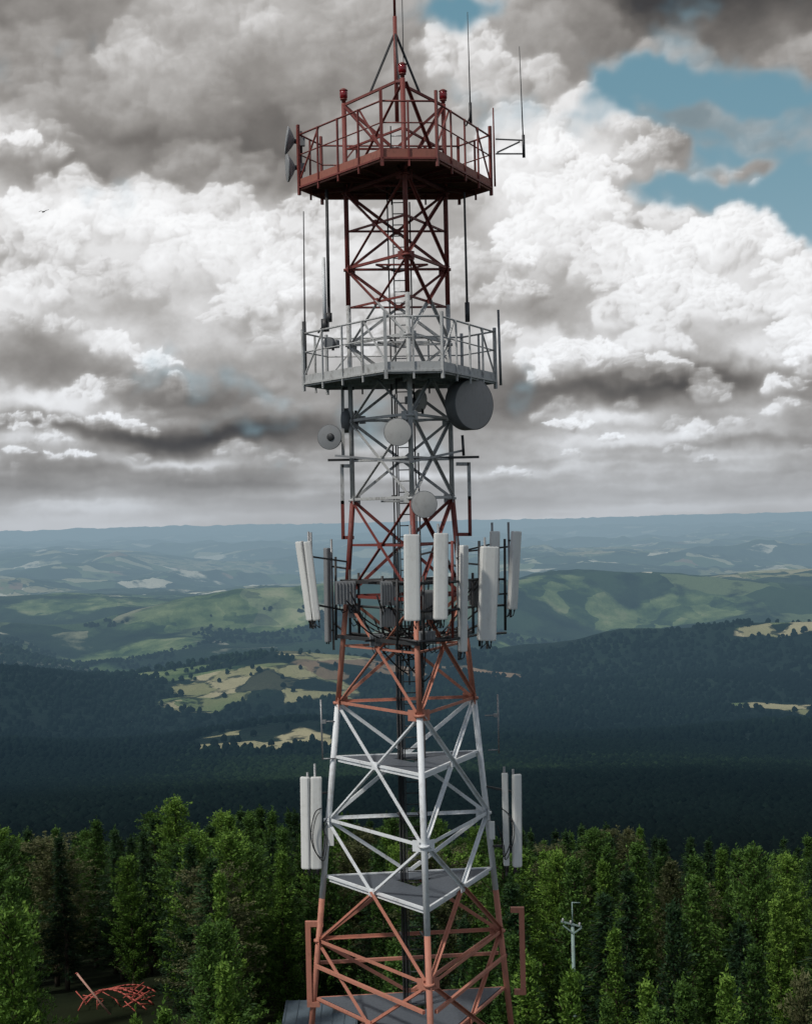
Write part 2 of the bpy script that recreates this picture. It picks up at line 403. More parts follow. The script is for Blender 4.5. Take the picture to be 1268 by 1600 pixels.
FIELDS = [  # px, d, half width m, half depth m, kind
    (290, 2740, 90, 60, 0), (345, 2860, 90, 60, 0), (410, 2800, 110, 90, 0), (390, 2920, 110, 60, 0), (470, 2860, 80, 80, 0), (400, 2010, 95, 100, 0), (445, 1960, 50, 60, 0),
    (640, 3150, 120, 50, 1), (540, 2960, 110, 50, 1), (600, 3010, 90, 50, 1), (500, 3060, 110, 70, 0), (450, 3120, 100, 60, 0), (740, 3180, 80, 50, 1), (300, 2960, 90, 50, 2), (250, 3050, 110, 60, 2),
    (1235, 2500, 120, 60, 0), (1215, 3300, 150, 40, 0), (1250, 3400, 110, 50, 0), (1090, 9000, 320, 500, 0), (880, 8200, 260, 300, 0),
    (400, 7000, 260, 250, 0), (60, 6300, 400, 220, 2), (150, 5900, 350, 200, 2), (240, 5200, 300, 170, 2), (340, 4900, 360, 180, 2), (430, 5100, 300, 180, 2), (1020, 5300, 330, 160, 2), (880, 5400, 260, 160, 2),
    (200, 4500, 220, 180, 2), (160, 4000, 160, 160, 2), (1080, 14000, 1400, 1200, 0), (1200, 10000, 500, 400, 0), (840, 4600, 200, 170, 2), (930, 4700, 160, 120, 2), (790, 4300, 120, 80, 2), (560, 7600, 300, 200, 2), (1180, 6500, 300, 160, 0),
    (60, 9000, 400, 300, 0), (200, 8000, 250, 200, 0), (520, 11000, 500, 400, 0), (950, 12000, 500, 500, 0), (300, 14000, 900, 700, 0)]
def fields(x, y):
    wx = x+75*(fbm(x, y, 200, 4, 71)-.5)*2; wy = y+110*(fbm(x, y, 220, 4, 81)-.5)*2
    out = [np.zeros_like(x) for _ in range(3)]
    for px, d, hw, hd, kd in FIELDS:
        cx = (px-634)/F*d; cy = d-D
        v = 1.0-(np.abs((wx-cx)/hw)**2.6+np.abs((wy-cy)/hd)**2.6)
        out[kd] = np.maximum(out[kd], np.clip(v*1.2+.3, 0, 1))
    return out
ang = np.radians(np.concatenate([np.arange(-24, 24, .1), np.arange(24, 336, 3.)]))
rad = np.concatenate([np.geomspace(3, 400, 70, endpoint=False), np.geomspace(400, 12000, 520, endpoint=False), np.geomspace(12000, 92000, 120)])
AA, RR = np.meshgrid(ang, rad)
xx = (np.sin(AA)*RR).ravel(); yy = (np.cos(AA)*RR).ravel(); zz = height(xx, yy)
na, nr = len(ang), len(rad)
verts = np.stack([xx, yy, zz], 1); verts = np.vstack([verts, [[0, 0, 0.0]]])
i, j = np.meshgrid(np.arange(nr-1), np.arange(na), indexing='ij'); j2 = (j+1) % na
quads = np.stack([i*na+j, (i+1)*na+j, (i+1)*na+j2, i*na+j2], -1).reshape(-1, 4)[:, ::-1]
tris = np.stack([np.full(na, nr*na), np.arange(na), (np.arange(na)+1) % na], 1)[:, ::-1]
me = bpy.data.meshes.new('terrain')
me.vertices.add(len(verts)); me.vertices.foreach_set('co', verts.ravel())
nl = quads.size+tris.size
me.loops.add(nl); me.loops.foreach_set('vertex_index', np.concatenate([quads.ravel(), tris.ravel()]).astype(np.int32))
npoly = len(quads)+len(tris); me.polygons.add(npoly)
ls = np.concatenate([np.arange(len(quads))*4, quads.size+np.arange(len(tris))*3]).astype(np.int32)
me.polygons.foreach_set('loop_start', ls)
me.polygons.foreach_set('use_smooth', np.ones(npoly, bool))
me.update(calc_edges=True); me.validate()
fl = fields(verts[:, 0], verts[:, 1])
for nm, a in zip(('crop', 'soil', 'sunlit_meadow'), fl):
    at = me.attributes.new(nm, 'FLOAT', 'POINT'); at.data.foreach_set('value', a.astype(np.float32))
terr = bpy.data.objects.new('terrain', me); COL.objects.link(terr); terr['kind'] = 'structure'
def painted_haze(t, b, dist):   # bluish haze painted into the surface as emission, stronger away from the tower
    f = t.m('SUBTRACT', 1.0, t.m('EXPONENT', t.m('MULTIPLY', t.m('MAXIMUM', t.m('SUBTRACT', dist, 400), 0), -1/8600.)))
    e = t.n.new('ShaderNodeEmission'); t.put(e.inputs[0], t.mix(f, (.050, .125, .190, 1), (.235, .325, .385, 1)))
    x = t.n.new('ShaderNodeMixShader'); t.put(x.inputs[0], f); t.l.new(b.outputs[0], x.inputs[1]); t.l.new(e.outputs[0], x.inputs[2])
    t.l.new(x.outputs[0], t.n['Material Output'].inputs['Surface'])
def length(t, v):
    ln = t.n.new('ShaderNodeVectorMath'); ln.operation = 'LENGTH'; t.l.new(v, ln.inputs[0]); return ln.outputs['Value']
m, t, b = new_mat('hills_and_fields')
pos = t.n.new('ShaderNodeNewGeometry').outputs['Position']
def attr(n):
    x = t.n.new('ShaderNodeAttribute'); x.attribute_name = n; return x.outputs['Fac']
flat = t.vm('MULTIPLY', pos, (1, 1, 0)); dist = length(t, flat)
n_big = t.noise(flat, 1/1300., 3, .55); n_mid = t.noise(flat, 1/160., 5, .6); n_f = t.noise(flat, 1/14., 4, .6)
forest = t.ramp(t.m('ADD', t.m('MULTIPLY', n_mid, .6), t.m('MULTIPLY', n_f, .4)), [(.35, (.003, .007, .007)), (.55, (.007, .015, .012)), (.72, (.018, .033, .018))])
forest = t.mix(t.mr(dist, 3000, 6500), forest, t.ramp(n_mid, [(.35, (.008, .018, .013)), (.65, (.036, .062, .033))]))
wv = t.vm('ADD', flat, t.vm('SCALE', t.noise(flat, 1/380., 3, .55, col=True), scale=260))
cell = t.vor(wv, 1/230., 'F1', out='Color')
cs = t.n.new('ShaderNodeSeparateColor'); t.l.new(cell, cs.inputs[0])
farm = t.ramp(cs.outputs[0], [(0, (.03, .055, .028)), (.36, (.07, .11, .05)), (.56, (.13, .17, .08)), (.70, (.34, .34, .22)), (.84, (.60, .58, .46)), (.96, (.22, .15, .10))], 'CONSTANT')
farmask = t.m('MULTIPLY', t.mr(t.m('ADD', n_big, t.m('MULTIPLY', t.m('SUBTRACT', n_mid, .5), .45)), .46, .52), t.mr(dist, 3600, 6000))
farmask = t.m('MULTIPLY', farmask, t.mr(cs.outputs[1], .38, .42))
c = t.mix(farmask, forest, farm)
sc_ = t.vor(t.vm('ADD', flat, t.vm('SCALE', t.noise(flat, 1/90., 2, .5, col=True), scale=70)), 1/85., 'F1', out='Color')
s2_ = t.n.new('ShaderNodeSeparateColor'); t.l.new(sc_, s2_.inputs[0])
edge_ = t.vor(t.vm('ADD', flat, t.vm('SCALE', t.noise(flat, 1/90., 2, .5, col=True), scale=70)), 1/85., 'DISTANCE_TO_EDGE')
hedge = t.m('MULTIPLY', t.mr(edge_, .05, .09, 1, 0), t.mr(t.noise(flat, 1/30., 3, .6), .45, .55))
def crisp(a, s=.20): return t.mr(t.m('ADD', a, t.m('MULTIPLY', t.m('SUBTRACT', t.m('ADD', t.m('MULTIPLY', n_mid, .75), t.m('MULTIPLY', n_f, .25)), .5), 1.2)), .5, .5+s)
md = t.ramp(t.m('ADD', t.m('MULTIPLY', n_mid, .8), t.m('MULTIPLY', s2_.outputs[1], .2)), [(.38, (.020, .042, .022)), (.48, (.06, .10, .04)), (.60, (.15, .20, .085)), (.70, (.26, .28, .15))])
c = t.mix(t.m('MULTIPLY', crisp(attr('sunlit_meadow'), .35), .85), c, md)  # meadow green whose paler tone also paints the sunlit slopes
keepf = t.m('MULTIPLY', t.mr(s2_.outputs[0], .16, .18), t.m('SUBTRACT', 1.0, t.m('MULTIPLY', hedge, .85)))
c = t.mix(t.m('MULTIPLY', t.m('MULTIPLY', crisp(attr('soil')), .85), keepf), c, t.ramp(s2_.outputs[1], [(.1, (.14, .11, .07)), (.9, (.26, .18, .12))]))
c = t.mix(t.m('MULTIPLY', crisp(attr('crop')), keepf), c, t.ramp(t.m('ADD', t.m('MULTIPLY', n_mid, .5), t.m('MULTIPLY', s2_.outputs[1], .5)), [(.25, (.10, .14, .06)), (.45, (.20, .20, .10)), (.75, (.34, .31, .19))]))
near = t.mr(dist, 60, 200)
c = t.mix(near, t.ramp(n_f, [(.35, (.008, .012, .006)), (.7, (.022, .028, .012))]), c)
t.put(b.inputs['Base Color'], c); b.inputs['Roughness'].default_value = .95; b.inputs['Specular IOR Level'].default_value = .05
bm_ = t.n.new('ShaderNodeBump'); bm_.inputs['Strength'].default_value = .8; bm_.inputs['Distance'].default_value = 10
t.put(bm_.inputs['Height'], t.noise(flat, 1/45., 4, .65)); t.l.new(bm_.outputs[0], b.inputs['Normal'])
painted_haze(t, b, dist)  # land glows with painted haze, no air volume
me.materials.append(m)

# ---------------------------------------------------------------- distant wood (uncountable)
def wood_mat():
    m, t, b = new_mat('distant_canopy')
    a = t.n.new('ShaderNodeAttribute'); a.attribute_name = 'tint'
    t.put(b.inputs['Base Color'], t.ramp(a.outputs['Fac'], [(0, (.003, .006, .006)), (.6, (.0055, .011, .0095)), (.9, (.011, .021, .013)), (1, (.016, .030, .016))]))
    b.inputs['Roughness'].default_value = .95; b.inputs['Specular IOR Level'].default_value = .02
    painted_haze(t, b, length(t, t.n.new('ShaderNodeNewGeometry').outputs['Position']))  # same haze glow mixed into the canopy shader
    return m
n1_, n2_ = 60000, 24000
dd = np.concatenate([rng.uniform(430, 1700, n1_), rng.uniform(1700, 5000, n2_)]); NW = len(dd)
aa = rng.uniform(-R_(19), R_(19), NW)
tx = np.sin(aa)*dd; ty = np.cos(aa)*dd-D
f3 = fields(tx, ty); fm = np.maximum(np.maximum(f3[0], f3[1]), f3[2]*.9)
keep = (fm < .35) | (rng.random(NW) < .05) | ((fm < .8) & (vnoise(tx/45, ty/45, 9) > .64))
keep &= ~((dd > 3400) & (vnoise(tx/420, ty/420, 19) > .50))
tx, ty, dd = tx[keep], ty[keep], dd[keep]; n = len(tx)
tz = height(tx, ty)
hh = rng.uniform(8, 12.5, n); wr = hh*rng.uniform(.26, .40, n)*np.interp(dd, [0, 1000, 5200], [1, 1.15, 1.8])
ks = 7; th = np.arange(ks)/ks*2*np.pi
VV = np.zeros((n, 3*ks+1, 3)); ph = rng.uniform(0, 6.28, (n, 1))
for lv, (ra, hf) in enumerate(((.85, .10), (1.0, .42), (.70, .76))):
    rj = rng.uniform(.70, 1.28, (n, ks))
    VV[:, lv*ks:(lv+1)*ks, 0] = tx[:, None]+np.cos(th+ph+lv*.45)*wr[:, None]*rj*ra
    VV[:, lv*ks:(lv+1)*ks, 1] = ty[:, None]+np.sin(th+ph+lv*.45)*wr[:, None]*rj*ra
    VV[:, lv*ks:(lv+1)*ks, 2] = (tz+hh*hf)[:, None]+rng.uniform(-1.0, 1.0, (n, ks))
VV[:, 3*ks] = np.stack([tx, ty, tz+hh], 1)
fc = []
for q_ in range(ks):
    r_ = (q_+1) % ks
    for lv in (0, 1): fc += [[lv*ks+q_, lv*ks+r_, (lv+1)*ks+r_], [lv*ks+q_, (lv+1)*ks+r_, (lv+1)*ks+q_]]
    fc += [[2*ks+q_, 2*ks+r_, 3*ks]]
fc = np.array(fc); FF = (fc[None]+(np.arange(n)*(3*ks+1))[:, None, None]).reshape(-1, 3)
tint = np.repeat(np.clip(rng.normal(.42, .12, n)+1.6*(fbm(tx, ty, 420, 3, 33)-.5), 0, 1), 3*ks+1)
dw = bpy.data.objects.new('distant_forest', mesh_np('distant_forest', VV.reshape(-1, 3), FF, [wood_mat()], {'tint': tint}, True))
COL.objects.link(dw); tag(dw, 'dark blue green forest covering the slopes far below', 'forest', kind='stuff')

# ---------------------------------------------------------------- trees
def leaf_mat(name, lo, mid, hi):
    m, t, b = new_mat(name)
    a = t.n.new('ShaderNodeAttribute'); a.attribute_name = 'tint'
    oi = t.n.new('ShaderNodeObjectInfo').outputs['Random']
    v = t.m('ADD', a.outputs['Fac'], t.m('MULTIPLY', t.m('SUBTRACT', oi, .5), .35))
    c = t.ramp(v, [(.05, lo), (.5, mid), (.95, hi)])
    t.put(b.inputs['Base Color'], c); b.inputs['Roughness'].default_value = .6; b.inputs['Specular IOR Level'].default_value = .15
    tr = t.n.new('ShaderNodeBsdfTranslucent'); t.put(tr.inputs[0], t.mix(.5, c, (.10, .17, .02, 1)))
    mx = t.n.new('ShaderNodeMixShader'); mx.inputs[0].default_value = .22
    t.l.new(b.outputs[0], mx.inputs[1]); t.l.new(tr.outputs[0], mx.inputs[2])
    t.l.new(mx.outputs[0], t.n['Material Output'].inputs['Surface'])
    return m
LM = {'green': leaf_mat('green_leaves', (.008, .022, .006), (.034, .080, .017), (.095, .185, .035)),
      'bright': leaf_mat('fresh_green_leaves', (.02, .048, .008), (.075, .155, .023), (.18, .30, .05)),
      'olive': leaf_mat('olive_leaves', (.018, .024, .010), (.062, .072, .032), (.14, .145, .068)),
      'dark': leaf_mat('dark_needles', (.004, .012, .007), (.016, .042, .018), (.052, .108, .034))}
bark = paint('bark', (.07, .055, .04), .9, dirt_amt=.4, dirt=(.03, .025, .02), spec=.1)
def tree_proto(seed, kind):
    rg = np.random.default_rng(seed); h = 13.
    con = kind == 'spruce'
    nb = 300 if con else (280 if kind == 'cone' else 250)
    C = []; T = []; Dr = []
    tr = MB()
    n_ = 6; px = py = 0; pts = []
    for i_ in range(n_+1):
        pts.append(Vector((px, py, h*.96*i_/n_))); px += rg.normal(0, .10); py += rg.normal(0, .10)
    for i_ in range(n_): tr.tube(pts[i_], pts[i_+1], .17*(1-i_/(n_+.4))+.015, 7, .17*(1-(i_+1)/(n_+.4))+.015)
    def tp(z):
        f_ = max(0, min(n_-1e-3, z/(h*.96)*n_)); i_ = int(f_); return pts[i_].lerp(pts[i_+1], f_-i_)
    cr = {'spruce': 2.2, 'oval': 2.4, 'cone': 2.4, 'round': 3.0}[kind]
    lob = rg.uniform(.6, 1.3, 9); lp = rg.uniform(0, 6.28)
    for b_ in range(nb):
        tt = .10+.90*((b_+rg.random())/nb)**.85
        az = rg.uniform(0, 2*math.pi)
        if kind == 'spruce': R0 = cr*(1-tt)**.9+.08; el = rg.uniform(-.25, .15)+.6*(tt > .9)
        elif kind == 'cone': R0 = cr*min(1, .55+2.2*tt)*(1-tt)**.85*1.1+.07; el = rg.uniform(.35, 1.05)
        elif kind == 'oval': R0 = cr*math.sqrt(max(.006, 1-((tt-.40)/.60)**2)); el = rg.uniform(.45, 1.15)
        else: R0 = cr*math.sqrt(max(.03, 1-((tt-.57)/.46)**2)); el = rg.uniform(0, .9)
        L = R0*rg.uniform(.5, 1.2)*lob[int((az+lp+tt*4)/(2*math.pi)*9) % 9]
        base = tp(h*tt - L*math.tan(el)*.35 if not con else h*tt)
        dr = Vector((math.cos(az)*math.cos(el), math.sin(az)*math.cos(el), math.sin(el)))
        tip = base+dr*L
        if b_ % 3 == 0: tr.tube(base, tip, .03, 4, .008)
        ncl = max(2, int(L/(.25 if con else .26)))
        btint = rg.normal(.38, .12)
        for c_ in range(ncl):
            s_ = .25+.80*(c_+.5)/ncl
            wsp = 1.15-.75*s_
            p = base+dr*(L*s_)+Vector(rg.normal(0, .06 if con else .08, 3))
            if con: p.z -= .28*s_*s_*L*.5
            k_ = 8 if con else 10
            off = rg.normal(0, 1, (k_, 3))*((.11, .11, .08) if con else (.20*wsp, .20*wsp, .17*wsp))
            C.append(np.array(p)[None]+off)
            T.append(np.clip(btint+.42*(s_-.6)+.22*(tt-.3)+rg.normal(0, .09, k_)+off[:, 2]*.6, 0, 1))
            Dr.append(np.repeat(np.array(dr)[None], k_, 0))
    for _ in range(34):
        p = tp(h*.95)+Vector((rg.normal(0, .05), rg.normal(0, .05), rg.uniform(-.4, .9)))
        C.append(np.array(p)[None]); T.append(np.array([.6])); Dr.append(np.array([[0, 0, 1.]]))
    C = np.vstack(C); T = np.concatenate(T); Dr = np.vstack(Dr); n = len(C)
    a = rg.normal(0, 1, (n, 3))
    a = Dr*(1.2 if con else 1.0)+a*(.45 if con else .55)
    a /= np.linalg.norm(a, axis=1)[:, None]
    u = rg.normal(0, 1, (n, 3)); u -= a*(u*a).sum(1)[:, None]; u /= np.linalg.norm(u, axis=1)[:, None]
    la = (rg.uniform(.11, .22, n) if con else rg.uniform(.07, .13, n))[:, None]; lb = (rg.uniform(.026, .046, n) if con else rg.uniform(.030, .055, n))[:, None]
    V = np.stack([C-a*la, C+u*lb, C+a*la, C-u*lb], 1).reshape(-1, 3)
    Fq = np.arange(n*4).reshape(n, 4)
    return V, Fq, np.repeat(T, 4), tr
PRO = {}
for nm, kinds, mk in (('green', ('cone', 'oval', 'cone'), 'green'), ('bright', ('cone', 'oval', 'cone'), 'bright'), ('olive', ('round', 'oval'), 'olive'), ('dark', ('spruce', 'cone', 'spruce'), 'dark')):
    PRO[nm] = []
    for i_, kd in enumerate(kinds):
        V, Fq, T, tr = tree_proto(100+len(PRO)*10+i_, kd)
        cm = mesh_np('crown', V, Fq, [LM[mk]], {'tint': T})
        tm = bpy.data.meshes.new('trunk'); tm.from_pydata([tuple(v) for v in tr.v], [], tr.f); tm.polygons.foreach_set('use_smooth', tr.sm); tm.materials.append(bark)
        PRO[nm].append((cm, tm))
TREENAME = {'green': 'green_tree', 'bright': 'young_tree', 'olive': 'olive_tinted_tree', 'dark': 'dark_conifer'}
def plant(kind, var, x, y, top, wscale, label, group=None):
    z = float(height(x, y)); s = (top-z)/13.4
    e = bpy.data.objects.new(TREENAME[kind], None); COL.objects.link(e)
    e.location = (x, y, z-.05); e.rotation_euler = (0, 0, random.uniform(0, 6.28)); e.scale = (s*wscale, s*wscale, s)
    tag(e, label, 'tree', group)
    cm, tm = PRO[kind][var % len(PRO[kind])]
    for nm, mm in (('crown', cm), ('trunk', tm)):
        o = bpy.data.objects.new(nm, mm); COL.objects.link(o); o.parent = e
    return e
def wpos(px, py, d):
    v = P(px, py, d-D); return v.x, v.y, v.z
HERO = [  # top px, py, distance, kind, var, width, label
    (355, 1478, 60, 'bright', 0, .85, 'bright green young tree in front, just left of the tower base above the grey roof'),
    (262, 1550, 56, 'bright', 0, .80, 'low bright green treetop at the bottom edge beside the red scrap frame'),
    (205, 1562, 57, 'bright', 2, .55, 'small pointed bright treetop at the bottom edge right under the red scrap frame'),
    (432, 1572, 57, 'green', 0, .5, 'small green treetop at the bottom edge in front of the blue grey roof'),
    (886, 1490, 60, 'bright', 0, 1.0, 'bright green young tree in front of the pale mast, right of the tower base'),
    (20, 1400, 62, 'bright', 1, .95, 'large leafy green tree in the bottom left corner of the photo'),
    (85, 1300, 112, 'olive', 0, 1.3, 'olive brown round crowned tree at the left above the corner tree'),
    (285, 1236, 112, 'bright', 1, 1.15, 'tall bright green tree highest on the left skyline of the forest'),
    (360, 1262, 108, 'bright', 0, 1.2, 'bright green tree right beside the tallest one on the left skyline'),
    (205, 1330, 106, 'bright', 1, 1.1, 'bright green tree on the left, below and left of the tallest skyline tree'),
    (1170, 1455, 64, 'green', 0, .95, 'green tree with narrow tip low in the right foreground'),
    (1140, 1500, 58, 'bright', 0, .85, 'bright green young tree at the bottom, third from the right corner'),
    (1030, 1550, 57, 'green', 0, .85, 'dark green treetop at the bottom edge between the mast and right corner'),
    (1245, 1500, 60, 'olive', 1, .8, 'olive tinted tree in the bottom right corner'),
    (965, 1430, 72, 'bright', 2, .9, 'lighter green tree standing right of the pale mast'),
    (1215, 1390, 78, 'bright', 0, 1.0, 'lighter green tree near the right edge behind the corner tree'),
    (940, 1280, 140, 'dark', 0, 1.2, 'darkest pointed spruce on the skyline right of the tower'),
]
placed = []
HUT = (-5.7, 87-D)
dx0, dy0 = -20.9, 61
def blocked(x, y, top, w_):
    d = y+D; px = 634+x/d*F; hw = w_/d*F
    def vis(py): return CZ-(py-806)/F*d < top
    if px+hw > 105 and px-hw < 215 and d < 101 and vis(1580): return True
    if px+hw > 425 and px-hw < 520 and d < 89 and vis(1612): return True
    if px+hw > 882 and px-hw < 904 and 66 < d < 77: return True
    if math.hypot(x-(dx0-4), y-(dy0-3)) < 5.5 or math.hypot(x-dx0, y-dy0) < 4.3: return True
    if math.hypot(x, y) < 9 or (abs(x-HUT[0]) < 4 and abs(y-HUT[1]) < 4): return True
    return False
for px, py, d, kd, vr, ws, lb in HERO:
    x, y, top = wpos(px, py, d); plant(kd, vr, x, y, top, ws, lb); placed.append((x, y, 2.6))
cnt = 0; tries = 0; spots = []
rr = random.Random(11)
while cnt < 400 and tries < 60000:
    tries += 1
    d = math.sqrt(rr.uniform(50**2, 178**2)); az = rr.uniform(-R_(16.2), R_(16.2))
    x = math.sin(az)*d; y = math.cos(az)*d-D
    sp_ = 1.7+d*.0145
    if any((x-a)**2+(y-b_)**2 < (sp_+.2)**2 for a, b_, _ in placed): continue
    z = float(height(x, y))
    top = max(z+8.0, min(z+14, 14.0-max(0, d-75)*.01)) if d < 85 else z+rr.uniform(10.5, 14.5)
    pxx = 634+x/d*F
    sk = 1262 if pxx < 450 else (1275 if pxx < 700 else (1303 if pxx < 1000 else 1318))
    lim = CZ-(sk-14-806)/F*d-rr.uniform(-.4, 3.0)
    top = min(top, lim, 14.2)
    if d < 78: top -= rr.uniform(0, 3.4)
    if top-z < 6: top = z+6
    if blocked(x, y, top, 2.5): continue
    placed.append((x, y, 0)); spots.append((x, y, d, top)); cnt += 1
for x, y, d, top in spots:
    px = 634+x/d*F
    n_ = float(vnoise(np.array([x/18.]), np.array([y/18.]), 5)[0])+rr.uniform(-.3, .3)
    kd = 'dark' if n_ < .40 else ('green' if n_ < .74 else ('bright' if n_ < 1.03 else 'olive'))
    if rr.random() < .05: kd = 'olive'
    if d > 125 and kd != 'dark' and rr.random() < (.7 if px > 700 else .3): kd = 'dark'
    side = 'left of' if px < 480 else ('right of' if px > 820 else 'behind')
    row = 'front' if d < 80 else ('middle' if d < 125 else 'back')
    adj = {'green': 'mid green tree', 'bright': 'lighter fresh green tree', 'olive': 'brownish olive leafy tree', 'dark': 'dark green conifer'}[kd]
    plant(kd, rr.randrange(6), x, y, top, rr.uniform(.9, 1.2)*(1.0+max(0, d-60)*.002), '%s in the %s rows of the forest %s the tower' % (adj, row, side),
          '%ss, %s rows %s the tower' % (adj, row, side))

# ---------------------------------------------------------------- the lattice tower
AN = [R_(-84), R_(36), R_(156)]     # front, right, left leg
def RT(z): return 1.67 if z >= 32 else 1.67+(32-z)*.116
def LEG(i_, z): return Vector((RT(z)*math.cos(AN[i_]), RT(z)*math.sin(AN[i_]), z))
def cm(z):
    if z < 20.9: return M['red_low']
    if z < 26.6: return M['white']
    if z < 32.5: return M['red_low'] if z < 29 else M['red_backlit']
    if z < 38.0: return M['grey_white']
    return M['red_backlit']
T = thing('lattice_tower', 'tall three legged steel lattice radio tower painted in red and white bands', 'tower', (0, 0, 0))
zs = [0, 5, 10.5, 16, 20.9, 26.62, 29.69, 32.48, 38.1, 43.95]
for i_ in range(3):
    for a, b_ in zip(zs[:-1], zs[1:]):
        r = .088 if a < 26 else (.080 if a < 32 else .070)
        mb = MB().tube(LEG(i_, a), LEG(i_, b_), r, 14)
        mb.build('leg', cm((a+b_)/2), T)
nodes = [0, 4.2, 8.4, 12.3, 16.0, 19.65, 23.2, 26.62, 29.69, 32.48, 34.75, 36.95, 39.13, 41.35, 43.9]
for a, b_ in ((2, 0), (0, 1), (1, 2)):
    for k_ in range(len(nodes)-1):
        z0, z1 = nodes[k_], nodes[k_+1]
        A0, B0, A1, B1 = LEG(a, z0), LEG(b_, z0), LEG(a, z1), LEG(b_, z1)
        out = ((A0+B0)/2); out.z = 0; out.normalize()
        wd = .10 if z1 < 27 else (.09 if z1 < 33 else .080)
        f = (A0-B0).length/((A0-B0).length+(A1-B1).length)
        cr = A0.lerp(B1, f)
        split = z0 < 20.9 < z1 or z0 < 38.1 < z1
        for q_, (s_, e_) in enumerate(((A0, B1), (B0, A1))):
            o_ = out*(.022+wd*.15)*(1 if q_ else -1)
            s2 = s_.lerp(e_, .02)+o_; e2 = e_.lerp(s_, .02)+o_
            if split:
                mid = s2.lerp(e2, f)
                MB().angle(s2, mid, wd, .016, out).build('diagonal_brace', cm(z0), T)
                MB().angle(mid, e2, wd, .016, out).build('diagonal_brace', cm(z1), T)
            else:
                MB().angle(s2, e2, wd, .016, out).build('diagonal_brace', cm((z0+z1)/2), T)
        c2 = cr+out*.035
        MB().beam(c2-out*.012, c2+out*.018, .26 if z1 < 27 else .19, .22 if z1 < 27 else .17).build('gusset_plate', cm(cr.z+.1), T)
        if k_ > 0:
            MB().angle(A0.lerp(B0, .02)+out*.05, B0.lerp(A0, .02)+out*.05, wd*.95, .016, (0, 0, 1)).build('horizontal_brace', cm(z0+.03), T)
        if z0 >= 29 or 15 < z0 < 24 or z0 > 26:
            zm = cr.z
            Am, Bm = LEG(a, zm), LEG(b_, zm)
            MB().beam(Am.lerp(Bm, .02)-out*.05, Bm.lerp(Am, .02)-out*.05, wd*.7, wd*.7, (0, 0, 1)).build('horizontal_brace', cm(zm), T)
for z in nodes[8:-1]:
    mids = [(LEG(a, z)+LEG(b_, z))/2 for a, b_ in ((2, 0), (0, 1), (1, 2))]
    for i_ in range(3): MB().beam(mids[i_]*1+Vector((0, 0, -.06)), mids[(i_+1) % 3]+Vector((0, 0, -.06)), .05, .05, (0, 0, 1)).build('plan_brace', cm(z+.03), T)
for i_ in range(3):
    for z in nodes[4:-1]:
        p = LEG(i_, z); rad_ = Vector((p.x, p.y, 0)).normalized()
        mb = MB().tube(p-Vector((0, 0, .035)), p+Vector((0, 0, .035)), (.145 if z < 27 else .12), 14)
        for a2 in (-1, 1):
            sdv = Vector((-rad_.y, rad_.x, 0))*a2; dirn = (sdv*.866-rad_*.5)
            mb.beam(p+dirn*.08, p+dirn*(.34 if z < 27 else .26), .014, .30 if z < 27 else .24, (0, 0, 1))
        mb.build('flange', cm(z+.02), T)
for a, b_ in ((2, 0), (0, 1), (1, 2)):
    A_, B_ = LEG(a, 18.95), LEG(b_, 18.95); out = ((A_+B_)/2); out.z = 0; out.normalize()
    MB().beam(A_.lerp(B_, .02)+out*.12, B_.lerp(A_, .02)+out*.12, .09, .09, (0, 0, 1)).build('horizontal_brace', M['red_low'], T)
for z in (13.9, 17.95, 21.52, 25.02):
    tri = [LEG(i_, z)*.93 for i_ in range(3)]
    hole = [Vector((math.cos(a)*.62, math.sin(a)*.62+.25, 0)) for a in AN]
    mb = MB()
    vs = [(p.x, p.y, z) for p in tri]+[(p.x, p.y, z) for p in hole]+[(p.x, p.y, z+.035) for p in tri]+[(p.x, p.y, z+.035) for p in hole]
    fs = []
    for i_ in range(3):
        j_ = (i_+1) % 3
        fs += [[i_, 3+i_, 3+j_, j_], [6+i_, 6+j_, 9+j_, 9+i_], [i_, j_, 6+j_, 6+i_], [3+j_, 3+i_, 9+i_, 9+j_]]
    mb.add(vs, fs)
    dk = mb.build('rest_platform', M['plate'], T)
    for i_ in range(3):
        p, q_ = tri[i_], tri[(i_+1) % 3]
        MB().beam((p.x, p.y, z-.06), (q_.x, q_.y, z-.06), .06, .10, (0, 0, 1)).build('edge_beam', cm(z), dk)
lx, ly = .02, .45
LW = .21
lad = MB()
for s_ in (-1, 1): lad.beam((lx+s_*LW, ly, .2), (lx+s_*LW, ly, 43.2), .05, .035, (1, 0, 0))
for i_ in range(55): lad.tube((lx-LW, ly, .4+i_*.3), (lx+LW, ly, .4+i_*.3), .013, 6)
L_ = lad.build('ladder', M['dark'], T)
z = 17.0
while z < 43.1:
    MB().tube((lx-LW+.02, ly-.001, z), (lx+LW-.02, ly-.001, z), .017, 6).build('rung', M['galv'] if z > 33 else M['dark'], L_); z += .32
for z in nodes[4:-1]:
    p = (LEG(1, z)+LEG(2, z))/2
    MB().beam((lx-.3, ly+.06, z+.1), (p.x-.3, p.y, z+.1), .05, .05).build('ladder_tie', M['dark'], T)
    MB().beam((lx+.3, ly+.06, z+.1), (p.x+.3, p.y, z+.1), .05, .05).build('ladder_tie', M['dark'], T)
for i_, (cx, z1) in enumerate(((-.38, 31.5), (-.335, 42.5), (-.29, 31.0), (-.245, 35.5), (.30, 41), (.345, 30.5), (.39, 33.8))):
    MB().tube((cx, ly-.05+.04*(i_ % 2), .2), (cx, ly-.05+.04*(i_ % 2), z1), .024, 6).build('feeder_cable', M['black'], T)
